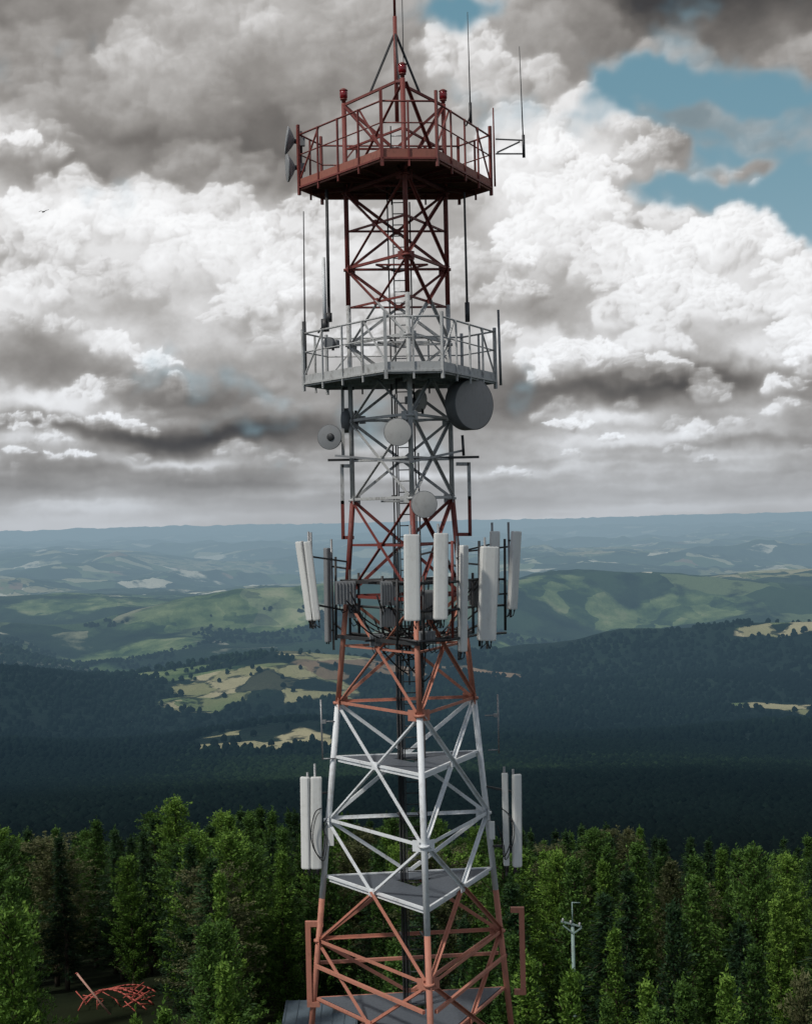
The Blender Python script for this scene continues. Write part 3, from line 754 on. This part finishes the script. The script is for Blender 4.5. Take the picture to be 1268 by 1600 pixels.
def outrig(pts, mats, name='outrigger_frame', w=.11):
    for (a, b_), mt in zip(zip(pts[:-1], pts[1:]), mats):
        k_ = (b_-a).normalized()*w*.5 if abs((b_-a).z) > .5 else (b_-a)*0
        MB().beam(a-k_, b_+k_, w, w, (0, 1, 0)).build(name, M[mt], T)
yl = .407; yr = .588
outrig([P(505, 1443, yl*3.1), P(481, 1443, yl*3.1), P(484, 1568, yl*3.2), P(500, 1568, yl*3.2)], ['red_low']*3, w=.15)
outrig([P(797, 1421, yr*3.1), P(814, 1421, yr*3.1), P(817, 1549, yr*3.2), P(803, 1549, yr*3.2)], ['red_low']*3, w=.15)
outrig([P(553, 728, .8), P(534, 728, .8), P(535, 785, .8), P(536, 840, .8), P(553, 840, .8)], ['grey_white', 'grey_white', 'red_backlit', 'red_backlit'], w=.10)
outrig([P(712, 725, 1.0), P(732, 725, 1.0), P(733, 778, 1.0), P(734, 835, 1.0), P(716, 835, 1.0)], ['grey_white', 'grey_white', 'red_backlit', 'red_backlit'], w=.10)
outrig([P(553, 607, .7), P(535, 607, .7), P(536, 712, .7)], ['dark', 'grey_white'], w=.09)
MB().beam(P(512, 719, .75), P(748, 714, .9), .07, .07).build('cross_arm', M['dark'], T)
MB().beam(P(524, 712, -.2), P(640, 722, -1.85), .05, .06).build('cross_arm', M['galv'], T)
MB().beam(P(722, 704, -.1), P(640, 722, -1.85), .05, .06).build('cross_arm', M['galv'], T)
MB().tube(P(722, 680, -.2), P(724, 712, -.2), .04, 8).build('mounting_pipe', M['dark'], T)

# platforms
def corner_pts(rho, hs):
    out = []
    for a in (AN[0], AN[1], AN[2]):
        d_ = Vector((math.cos(a), math.sin(a), 0)); p_ = Vector((-d_.y, d_.x, 0))
        out += [d_*rho-p_*hs, d_*rho+p_*hs]
    return out
def platform(z0, thick, rail, rho, hs, mt, fascia, tall, under):
    pts = corner_pts(rho, hs)
    dk = MB().prism([(p.x*.985, p.y*.985) for p in pts], z0+thick*.55, z0+thick*.55+.05).build('platform_deck', under, T)
    n = len(pts)
    for k_ in range(n):
        a, b_ = pts[k_], pts[(k_+1) % n]
        up_ = Vector((0, 0, 1)); out = ((a+b_)/2).normalized()
        zc = Vector((0, 0, z0+thick/2))
        MB().beam(a+zc, b_+zc, .05, thick, up_).build('edge_beam', fascia, dk)
        MB().beam(a+zc+out*.05+Vector((0, 0, -thick*.28)), b_+zc+out*.05+Vector((0, 0, -thick*.28)), .06, .05, up_).build('edge_beam', mt, dk)
        for hz_, r in ((rail, .028), (rail*.55, .02)):
            v = Vector((0, 0, z0+thick+hz_))
            MB().tube(a+v, b_+v, r, 8).build('handrail', mt, dk)
        L = (b_-a).length; ns = max(1, round(L/.95))
        for q_ in range(ns):
            p = a.lerp(b_, q_/ns)
            tl = q_ == 0
            MB().beam(p+Vector((0, 0, z0-.14))+out*.045, p+Vector((0, 0, z0+thick+rail+(tall if tl else 0)))+out*.045, .085 if tl else .05, .07 if tl else .045, out).build('railing_post', mt, dk)
        if ns > 2:
            for q_ in (0, ns-1):
                p, q2 = a.lerp(b_, q_/ns), a.lerp(b_, (q_+1)/ns)
                if q_: p, q2 = q2, p
                MB().beam(p+Vector((0, 0, z0+thick)), q2+Vector((0, 0, z0+thick+rail)), .04, .04).build('railing_brace', mt, dk)
    for k_ in range(3):
        p = Vector((math.cos(AN[k_]), math.sin(AN[k_]), 0))*rho; l = p*.1
        MB().beam((l.x, l.y, z0+.06), (p.x, p.y, z0+.06), .08, .12, (0, 0, 1)).build('joist', mt, dk)
        a, b_ = pts[(2*k_+1) % 6], pts[(2*k_+2) % 6]
        for f in (.25, .5, .75):
            e_ = a.lerp(b_, f); MB().beam((e_.x*.25, e_.y*.25, z0+.08), (e_.x, e_.y, z0+.08), .05, .09, (0, 0, 1)).build('joist', mt, dk)
    return dk
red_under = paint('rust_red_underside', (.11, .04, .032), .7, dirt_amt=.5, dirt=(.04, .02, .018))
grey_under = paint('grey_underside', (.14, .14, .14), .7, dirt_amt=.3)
platform(41.42, .32, 1.28, 2.76, .72, M['red_backlit'], paint('brown_red_fascia', (.30, .11, .08), .6, dirt_amt=.5, dirt=(.13, .06, .045)), .28, red_under)
platform(35.78, .32, 1.2, 2.74, .74, M['grey_white'], M['grey_white'], .12, grey_under)
for i_ in range(3):
    a = LEG(i_, 43.9); MB().beam(a, Vector((0, 0, 44.35)), .07, .07).build('top_beam', M['red_backlit'], T)
    MB().beam(Vector((a.x*.5, a.y*.5, 44.12)), Vector((0, 0, 45.75)), .05, .05).build('mast_strut', M['dark'], T)
MB().tube((0, 0, 43.2), (0, 0, 46.2), .06, 10).build('mast', M['red_backlit'], T)
MB().tube((0, 0, 46.2), (0, 0, 48.4), .04, 10).build('mast', M['red_backlit'], T)
MB().tube((.22, 0, 44.1), (.22, 0, 48.0), .014, 6).build('lightning_rod', M['dark'], T)
MB().beam((0, 0, 44.6), (.22, 0, 44.6), .03, .03).build('bracket', M['dark'], T)

# beacons
for i_, lb in ((0, 'red obstruction beacon on the front leg top, highest of the three beacons'), (1, 'red obstruction beacon on the right corner of the tower top'), (2, 'red obstruction beacon on the left corner of the tower top')):
    p = LEG(i_, 43.98)
    e = thing('beacon_light', lb, 'beacon', p)
    MB().lathe([(.0, 0), (.06, 0), (.06, .06), (.10, .07), (.10, .10), (0, .10)], p, (0, 0, 1), 16).build('base', M['red_backlit'], e)
    MB().lathe([(.085, .10), (.115, .13), (.12, .26), (.11, .32), (.09, .33)], p, (0, 0, 1), 18).build('lens', M['beacon'], e)
    MB().lathe([(.12, .33), (.125, .35), (.05, .40), (.0, .41)], p, (0, 0, 1), 18).build('cap', M['red_backlit'], e)

# whips
def whip(name, label, a, b_, r0, r1, mt, base=None, bracket=None):
    e = thing(name, label, 'antenna', a)
    a = Vector(a); b_ = Vector(b_)
    MB().tube(a, b_, r0, 8, r1).build('rod', M[mt], e)
    if base: MB().tube(a-Vector((0, 0, .05)), a+Vector((0, 0, base)), max(r0*2, .035), 10).build('base_sleeve', M['dark'], e)
    if bracket:
        for p, q_ in bracket: MB().beam(p, q_, .035, .04).build('bracket', M['dark'], e)
    return e
whip('whip_antenna', 'very tall thin whip antenna rising behind the right beacon from the top platform', P(735, 190, .3), P(730, 18, .3), .022, .009, 'dark', .55, [(P(735, 180, .3), P(728, 196, .9))])
whip('whip_antenna', 'thin whip antenna on a side bracket at the far right of the top platform', P(818, 243, .6), P(811, 72, .6), .022, .009, 'dark', .6,
     [(P(774, 217, .8), P(818, 219, .6)), (P(774, 240, .8), P(818, 240, .6)), (P(776, 238, .8), P(812, 221, .6))])
whip('whip_antenna', 'short dark rod standing at the right corner of the top platform railing', P(773, 291, .9), P(770, 168, .9), .03, .02, 'red_backlit')
whip('whip_antenna', 'thin dark whip antenna on the left corner of the grey middle platform', P(477, 600, .6), P(474, 330, .6), .03, .014, 'dark', 1.8)
whip('tube_antenna', 'white tube antenna standing at the left of the grey middle platform', P(508, 515, .0), P(505, 402, .0), .06, .05, 'white', .3, [(P(508, 505, 0), P(497, 520, .4))])
whip('rod_antenna', 'long dark pipe antenna hanging from the left side of the red top platform', P(514, 500, -.1), P(510, 296, -.1), .045, .045, 'dark', .2, [(P(513, 470, -.1), P(513, 516, -.2))])
whip('rod_antenna', 'long thin rod hanging from the right side of the red top platform', P(730, 500, -.1), P(725, 300, -.1), .035, .03, 'dark', .5)
whip('rod_antenna', 'grey pipe standing at the right corner of the grey middle platform', P(782, 602, .9), P(778, 484, .9), .04, .035, 'galv')

# dishes
def dish(name, label, c, ax, r, kind, mount, face, back, feed=False):
    c = Vector(c); ax = Vector(ax).normalized(); e = thing(name, label, 'dish antenna', c)
    if kind == 'drum':
        MB().lathe([(r*.25, -.62*r), (r*.8, -.42*r), (r, -.3*r), (r, .28*r), (r*.97, .30*r)], c, ax, 40).build('shroud', back, e)
        MB().lathe([(r*.965, .295*r), (r*.7, .325*r), (r*.35, .345*r), (0, .35*r)], c, ax, 40).build('radome', face, e)
        hub = c-ax*r*.62
    else:
        MB().lathe([(r*.18, -.5*r), (r*.5, -.34*r), (r*.85, -.1*r), (r, .0), (r, .08*r), (r*.97, .10*r)], c, ax, 36).build('reflector', back, e)
        MB().lathe([(r*.97, .09*r), (r*.6, .15*r), (0, .17*r)], c, ax, 36).build('radome', face, e)
        hub = c-ax*r*.5
        if feed: MB().lathe([(r*.30, .15*r), (r*.30, .24*r), (r*.22, .30*r), (0, .31*r)], c+Vector((r*.12, 0, 0)), ax, 20).build('feed_cap', M['dark'], e)
    MB().tube(hub+ax*.02, hub-ax*.16, .07, 12).build('hub', M['dark'], e)
    MB().box(hub-ax*.22, .16, .16, .22, math.atan2(ax.y, ax.x)).build('radio_unit', M['box'], e)
    if mount is not None:
        mp = Vector(mount)
        MB().beam(hub-ax*.25, mp, .06, .06).build('arm', M['dark'], e)
        MB().tube(mp-Vector((0, 0, r*.8)), mp+Vector((0, 0, r*.8)), .04, 10).build('mounting_pipe', M['dark'], e)
    return e
dish('dish_antenna', 'large grey drum dish under the right side of the middle platform', P(733, 632, -.1), (.62, -.78, -.02), .73, 'drum', LEG(1, 35.05), M['radome_grey'], M['dish_dark'])
dish('dish_antenna', 'small pale round dish facing forward under the middle platform', P(621, 675, -1.9), (.05, -1, 0), .38, 'cover', LEG(0, 34.35)+Vector((-.2, 0, 0)), M['dish'], M['dish_dark'])
dish('dish_antenna', 'small pale dish on the front leg below the arms, lowest of the dishes', P(662, 788, -2.0), (.25, -1, 0), .37, 'cover', LEG(0, 32.3), M['dish'], M['dish_dark'])
dish('dish_antenna', 'small round grey dish with dark centre cap at far left below the middle platform', P(515, 683, .2), (-.25, -.95, .0), .36, 'cover', P(536, 690, .7), M['dish_mid'], M['dish_dark'], True)
dish('dish_antenna', 'small dark drum dish seen edge on beside the left leg', P(543, 657, .9), (-1, .25, 0), .36, 'drum', P(556, 657, .75), M['dish_dark'], M['dish_dark'])
dish('dish_antenna', 'grey dish seen from behind inside the tower under the middle platform', P(655, 626, .5), (.8, .6, 0), .33, 'cover', LEG(1, 35.2)*.4+Vector((0, 0, 21.1)), M['dish'], M['dish'])
dish('dish_antenna', 'upper small grey dish, edge on, at the left end of the top platform', P(449, 219, .7), (-1, -.12, .12), .40, 'cover', P(470, 222, .8), M['dish_mid'], M['dish_mid'])
dish('dish_antenna', 'lower small grey dish, edge on, at the left end of the top platform', P(450, 262, .7), (-1, -.2, -.06), .40, 'cover', P(470, 260, .8), M['dish_mid'], M['dish_mid'])
dish('dish_antenna', 'small dark round unit on the left railing of the middle platform', P(514, 536, -.3), (-.5, -.8, 0), .17, 'drum', P(520, 540, .1), M['dish_dark'], M['dish_dark'])

# panel antennas
def panel(label, pt, pb, w_, face, depth=.14, pole=(.25, .25), mount=None, name='panel_antenna', group=None, cables=True, skin='radome'):
    pt = Vector(pt); pb = Vector(pb); e = thing(name, label, 'antenna', pb, group)
    a = (pt-pb).normalized(); fc_ = Vector(face); fc_ = (fc_-a*fc_.dot(a)).normalized(); sd_ = a.cross(fc_)
    sec = [(-.5, -.5), (.5, -.5), (.5, .2), (.42, .42), (.25, .5), (-.25, .5), (-.42, .42), (-.5, .2)]
    mb = MB(); vs = []
    for p, s_ in ((pb, .9), (pb+a*.03, 1), (pt-a*.03, 1), (pt, .9)):
        vs += [p+sd_*(x*w_*s_)+fc_*(y*depth*s_) for x, y in sec]
    fs = [list(range(8)), [24+7-i_ for i_ in range(8)]]
    for k_ in range(3):
        for i_ in range(8):
            j_ = (i_+1) % 8; fs.append([k_*8+i_, (k_+1)*8+i_, (k_+1)*8+j_, k_*8+j_])
    mb.add(vs, fs); mb.build('radome', M[skin], e)
    for s_ in (-.25, .25):
        q_ = pb+sd_*(s_*w_); MB().tube(q_+a*.01, q_-a*.06, .022, 8).build('connector', M['dark'], e)
    mid = (pt+pb)/2-fc_*(depth/2+.14)
    L = (pt-pb).length
    zt = mid+Vector((0, 0, L/2+pole[0])); zb = mid-Vector((0, 0, L/2+pole[1]))
    MB().tube(zb, zt, .035, 10).build('mounting_pipe', M['galv'], e)
    for f in (.12, .88):
        p = pb.lerp(pt, f)-fc_*(depth/2); q_ = Vector((mid.x, mid.y, p.z))
        MB().beam(p, q_, .07, .05).build('clamp', M['dark'], e)
    if cables:
        for s_ in (-1, 1):
            q_ = pb+sd_*(s_*.25*w_)-a*.05
            pts = [q_, q_-a*.12-fc_*.03, q_-a*.18-fc_*.12, Vector((mid.x+.03*s_, mid.y, q_.z-.05)), Vector((mid.x+.03*s_, mid.y+.05, q_.z+.5))]
            MB().path(pts, .014, 6).build('jumper_cable', M['black'], e)
    if mount is not None:
        for f, mz in zip((.2, .8), mount):
            MB().beam(Vector((mid.x, mid.y, pb.z+L*f)), mz, .05, .05).build('arm', M['dark'], e)
    return e
panel('outermost of the two leaning white panel antennas at the far left', P(467, 846, .3), P(485, 969, .3), .24, (-.6, -.8, 0), mount=(LEG(2, 29.3), LEG(2, 30.7)))
panel('inner of the two leaning white panel antennas at the far left', P(480, 846, .0), P(495, 969, .0), .22, (.1, -1, 0), mount=(LEG(2, 29.3), LEG(2, 30.7)))
panel('white panel antenna facing forward left of its twin at the tower centre', P(643, 835, -2.9), P(644, 970, -2.9), .42, (.1, -1, 0), mount=(LEG(0, 29.3), LEG(0, 30.9)))
panel('white panel antenna facing forward right of its twin at the tower centre', P(689, 833, -2.7), P(688, 968, -2.7), .38, (.2, -1, 0), mount=(LEG(0, 29.3), LEG(0, 30.9)))
panel('narrow white panel antenna seen from its side, hanging lowest of the middle ones', P(725, 852, -1.6), P(723, 1018, -1.6), .26, (.75, -.7, 0), mount=(P(700, 980, 0), P(700, 880, 0)))
panel('wide white panel antenna right of the narrow low hanging one', P(765, 854, -1.0), P(760, 1001, -1.0), .52, (.25, -1, 0), depth=.18, mount=(LEG(1, 28.6), LEG(1, 30.6)))
panel('short topped white panel antenna behind the wide one', P(773, 830, .6), P(772, 930, .6), .28, (.2, -1, 0), mount=(LEG(1, 29.8), LEG(1, 30.9)))
panel('rightmost leaning white panel antenna of the middle group', P(807, 830, .3), P(800, 952, .3), .33, (.7, -.8, 0), mount=(LEG(1, 29.6), LEG(1, 30.9)))
panel('dark grey pole mounted panel antenna just right of the far left pair', P(510, 856, 1.2), P(512, 1003, 1.2), .18, (-.7, -.7, 0), mount=(LEG(2, 28.7), LEG(2, 30.5)), cables=False, skin='box')
panel('outer white panel antenna mounted on the left leg low down', P(476, 1214, .9), P(478, 1357, .9), .27, (-.4, -1, 0), pole=(.1, .15), mount=(LEG(2, 22.2), LEG(2, 24.0)))
panel('inner white panel antenna mounted on the left leg low down', P(494, 1214, .9), P(494, 1357, .9), .32, (.1, -1, 0), pole=(.35, .2), mount=(LEG(2, 22.2), LEG(2, 24.0)))
panel('outer white panel antenna mounted on the right leg low down', P(807, 1210, 1.1), P(808, 1354, 1.1), .27, (.4, -1, 0), pole=(.12, .2), mount=(LEG(1, 22.2), LEG(1, 24.0)))
panel('inner narrow white panel antenna mounted on the right leg low down', P(788, 1208, 1.2), P(791, 1352, 1.2), .18, (.0, -1, 0), pole=(.15, .35), mount=(LEG(1, 22.2), LEG(1, 24.0)))
for sx, lb, pts in ((0, 'black cable loops hanging beside the left low panel antennas', [P(503, 1262, .9), P(492, 1270, .7), P(486, 1300, .7), P(490, 1325, .7), P(503, 1340, .75), P(508, 1310, .8), P(504, 1290, .9), P(515, 1275, 1.0)]),
                    (1, 'black cable loops hanging beside the right low panel antennas', [P(782, 1262, 1.2), P(796, 1275, 1.0), P(800, 1300, .9), P(794, 1325, .9), P(786, 1338, 1.1), P(783, 1310, 1.2), P(776, 1290, 1.4)])):
    e = thing('cable_loop', lb, 'cable', pts[0])
    sm = []
    for a, b_, c_, d_ in zip([pts[0]]+pts[:-2], pts[:-1], pts[1:], pts[2:]+[pts[-1]]):
        for k_ in range(5):
            u = k_/5; sm.append(.5*((2*b_)+(c_-a)*u+(2*a-5*b_+4*c_-d_)*u*u+(3*b_-a-3*c_+d_)*u**3))
    sm.append(pts[-1])
    MB().path(sm, .017, 6).build('cable', M['black'], e)
    MB().path([p+Vector((.05, -.03, -.08)) for p in sm[3:-2]], .014, 6).build('cable', M['black'], e)
for lb, p in (('small grey box on the left leg beside the low panel antennas', P(517, 1307, .9)), ('small grey box on the right leg beside the low panel antennas', P(768, 1297, 1.1))):
    e = thing('junction_box', lb, 'box', p)
    MB().box(p, .16, .14, .5).build('housing', M['radome'], e); MB().box(p+Vector((0, .12, 0)), .08, .10, .3).build('bracket', M['dark'], e)
for lb, a, b_, k1, k2 in (('thin vertical dipole antenna on two arms left of the upper white section', P(501, 1093, .9), P(504, 1187, .9), P(524, 1127, .9), P(524, 1185, .9)),
                          ('thin vertical dipole antenna on two arms right of the upper white section', P(777, 1085, 1.2), P(779, 1177, 1.2), P(757, 1118, 1.2), P(762, 1172, 1.2))):
    e = thing('dipole_antenna', lb, 'antenna', b_)
    MB().tube(a, b_, .025, 8).build('rod', M['galv'], e)
    for k_ in (k1, k2): MB().tube((a.x, a.y, k_.z), k_, .02, 8).build('arm', M['galv'], e)
    MB().box((a.x*.97, a.y-.02, k1.z), .12, .08, .1).build('junction_box', M['box'], e)

# antenna carrier frame
ring = [P(548, 906, .9), P(606, 908, -1.0), P(650, 912, -2.5), P(700, 910, -2.2), P(745, 905, -.6), P(788, 905, .8)]
for z_off in (0, -.75, -1.55):
    for a, b_ in zip(ring[:-1], ring[1:]):
        v = Vector((0, 0, z_off)); MB().tube(a+v, b_+v, .036, 8).build('carrier_rail', M['dark'], T)
for i_, (px, y0, y1, dy) in enumerate(((524, 870, 1000, .9), (546, 890, 1000, .5), (560, 895, 990, .3), (597, 900, 990, -.9), (620, 905, 1010, -1.6), (661, 900, 1015, -2.3), (706, 845, 1000, -1.9), (738, 895, 990, -.8), (748, 845, 1010, -.4), (788, 842, 985, .7))):
    MB().tube(P(px, y0, dy), P(px+1, y1, dy), .038, 8).build('carrier_pipe', M['dark'] if i_ not in (6,) else M['red_backlit'], T)
for z in (28.55, 30.15):
    tri = [LEG(i_, z)*1.12 for i_ in range(3)]
    for i_ in range(3):
        p, q_ = tri[i_], tri[(i_+1) % 3]; MB().beam((p.x, p.y, z), (q_.x, q_.y, z), .07, .10, (0, 0, 1)).build('carrier_beam', M['dark'], T)
        c_ = (p+q_)/2; MB().beam((c_.x*1.3, c_.y*1.3, z), (0, 0, z), .06, .06, (0, 0, 1)).build('carrier_beam', M['dark'], T)
units = [((540, 926), 32, 36, .2, 'grey ribbed radio unit at the left of the antenna carrier'), ((607, 927), 26, 38, -1.2, 'ribbed radio unit left of the central white panels'),
         ((606, 965), 26, 28, -1.1, 'small radio box directly below the unit left of the central panels'), ((553, 955), 18, 20, .4, 'small radio box low on the left of the carrier'),
         ((671, 945), 18, 46, -1.9, 'slim radio box between the two central white panels'), ((742, 925), 20, 40, -.3, 'radio box behind the wide white panel'),
         ((667, 996), 26, 20, -2.1, 'radio box below the central white panels'), ((588, 1000), 22, 18, -.6, 'lowest radio box on the carrier left of centre')]
for (px, py), w_, h_, dy, lb in units:
    p = P(px, py, dy); s_ = (dy+D)/F; W, H_ = w_*s_, h_*s_
    e = thing('radio_unit', lb, 'radio unit', p)
    MB().box(p, W, .16, H_).build('housing', M['box'], e)
    mb = MB()
    for k_ in range(6): mb.box(p+Vector((-W*.4+W*.16*k_, -.105, 0)), .012, .05, H_*.9)
    mb.build('cooling_fins', M['galv'], e)
    MB().box(p+Vector((0, .11, 0)), W*.5, .05, H_*.6).build('bracket', M['dark'], e)
    for s2 in (-.3, .1, .35):
        a = p+Vector((W*s2, 0, -H_/2+.01)); MB().path([a, a-Vector((0, 0, .12)), a+Vector((.07, .06, -.26)), a+Vector((.18, .3, -.22)), a+Vector((.2, .4, .1))], .013, 6).build('cable', M['black'], e)
for i_ in range(24):
    rz = random.Random(50+i_)
    a = P(rz.uniform(530, 770), rz.uniform(890, 970), rz.uniform(-1.8, .3)); b_ = Vector((rz.uniform(-.4, .4), .4, rz.uniform(27.0, 28.8)))
    m1 = a.lerp(b_, .35)+Vector((0, 0, -.5)); m2 = a.lerp(b_, .7)+Vector((0, 0, -.45))
    pts = []
    for k_ in range(11):
        u = k_/10; pts.append(a*(1-u)**3+m1*3*u*(1-u)**2+m2*3*u*u*(1-u)+b_*u**3)
    MB().path(pts, .022, 5).build('feeder_cable', M['black'], T)

# ---------------------------------------------------------------- ground details
hx, hy = HUT; hut = thing('service_hut', 'low service hut with ribbed blue grey metal roof among trees left of tower base', 'hut', (hx, hy, 0))
MB().box((hx, hy, 1.1), 3.9, 3.8, 2.2).build('wall', M['wall'], hut)
q0, q1 = 2.4, 2.95
rf = MB(); rf.add([(hx-2.2, hy-2.2, q0), (hx+2.2, hy-2.2, q0), (hx+2.2, hy+2.2, q1), (hx-2.2, hy+2.2, q1), (hx-2.2, hy-2.2, q0-.1), (hx+2.2, hy-2.2, q0-.1), (hx+2.2, hy+2.2, q1-.1), (hx-2.2, hy+2.2, q1-.1)],
       [[0, 1, 2, 3], [7, 6, 5, 4], [0, 4, 5, 1], [1, 5, 6, 2], [2, 6, 7, 3], [3, 7, 4, 0]])
for k_ in range(7):
    x = hx-2.1+k_*.70; rf.beam((x, hy-2.18, q0+.03), (x, hy+2.18, q1+.03), .04, .045)
roof = rf.build('roof', M['roof'], hut)
MB().box((hx+.9, hy+.6, q1), .35, .35, .45).build('vent', M['galv'], roof)
MB().box((hx-.8, hy-1.93, 1.0), .9, .05, 1.95).build('door', M['dark'], hut)
px_, py_, pz_ = wpos(893, 1412, 76); gz = float(height(px_, py_))
mst = thing('utility_mast', 'pale green service mast with short crossarms standing among trees right of tower', 'mast', (px_, py_, gz))
MB().tube((px_, py_, gz), (px_, py_, pz_-1.0), .115, 12, .085).build('pole', M['teal'], mst)
MB().tube((px_, py_, pz_-1.0), (px_, py_, pz_+.1), .03, 8).build('rod', M['teal'], mst)
MB().tube((px_, py_, pz_+.07), (px_+.42, py_, pz_+.05), .025, 8).build('lamp_arm', M['teal'], mst)
MB().beam((px_-.6, py_-.1, pz_-.85), (px_+.45, py_-.1, pz_-1.15), .08, .08).build('crossarm', M['teal'], mst)
MB().beam((px_-.5, py_-.12, pz_-1.05), (px_, py_-.12, pz_-1.45), .06, .06).build('crossarm_brace', M['teal'], mst)
MB().beam((px_+.45, py_-.12, pz_-1.2), (px_, py_-.12, pz_-1.5), .06, .06).build('crossarm_brace', M['teal'], mst)
for s_ in (-.5, -.1, .35): MB().lathe([(.03, 0), (.07, .03), (.04, .08), (.07, .12), (.03, .18), (0, .19)], (px_+s_, py_-.1, pz_-.85-.28*(s_+.6)), (0, 0, 1), 12).build('insulator', M['grey_white'], mst)
gz = float(height(dx0, dy0))
sc = thing('scrap_frame', 'tangled heap of rusty red steel bars lying in the dark clearing at lower left', 'metal frame', (dx0, dy0, gz))
redm = paint('rusty_red_steel', (.46, .10, .075), .6, dirt_amt=.5, dirt=(.2, .06, .04))
def hoop(u, k_): return Vector((dx0-2.3+4.8*u+.25*math.sin(k_*2.1), dy0-1.6+k_*1.05+.3*math.sin(u*5+k_), gz+.15+(1.35-.2*k_)*math.sin(math.pi*u**(.8+.15*k_))**.8))
for k_ in range(4):
    MB().path([hoop(i_/14, k_) for i_ in range(15)], .05, 6).build('hoop', redm, sc)
for i_ in range(8):
    u = .05+i_*.12
    for k_ in range(3): MB().tube(hoop(u, k_), hoop(min(1, u+(.16 if (i_+k_) % 2 else -.03)), k_+1), .034, 6).build('lacing_bar', redm, sc)
rb = random.Random(3)
for i_ in range(14):
    a = Vector((dx0+rb.uniform(-2.2, 2.3), dy0+rb.uniform(-2.4, .5), gz+rb.uniform(.1, .5))); b_ = a+Vector((rb.uniform(-1.6, 1.6), rb.uniform(-.6, .8), rb.uniform(.2, .9)))
    MB().tube(a, b_, .035, 6).build('loose_bar', redm, sc)
pl_ = thing('metal_pole', 'pale pole leaning over the red scrap frame at lower left', 'pole', (dx0+.2, dy0-2.6, gz))
MB().tube((dx0+.2, dy0-2.6, gz+.03), (dx0-2.2, dy0-2.2, gz+2.9), .07, 8).build('shaft', paint('rusty_pale_steel', (.5, .28, .22), .6), pl_)
MB().lathe([(0, 0), (.08, 0), (.08, .08), (0, .09)], (dx0-2.2, dy0-2.2, gz+2.88), (-.6, .2, .75), 10).build('cap', redm, pl_)
# bird
bp = P(68, 331, 80); e = thing('bird', 'tiny dark bird gliding in front of the clouds at upper left', 'bird', bp)
mb = MB()
Ws = [(-.42, .05, .02), (-.22, .0, .10), (0, -.03, .02), (.22, .0, .13), (.44, .05, .2)]
vs = []
for x, y, z in Ws:
    c_ = .16 if abs(x) < .3 else .05
    vs += [bp+Vector((x, y-c_*.5, z)), bp+Vector((x, y+c_*.5, z)), bp+Vector((x, y, z+.025))]
fs = []
for k_ in range(4):
    a = k_*3; b_ = a+3; fs += [[a, b_, b_+2, a+2], [a+2, b_+2, b_+1, a+1], [a+1, b_+1, b_, a]]
mb.add(vs, fs)
mb.lathe([(0, -.22), (.03, -.2), (.055, -.08), (.06, .02), (.04, .14), (.035, .18), (.01, .24)], bp+Vector((0, 0, .02)), (.7, -.7, 0), 10)
mb.build('body', M['dark'], e)
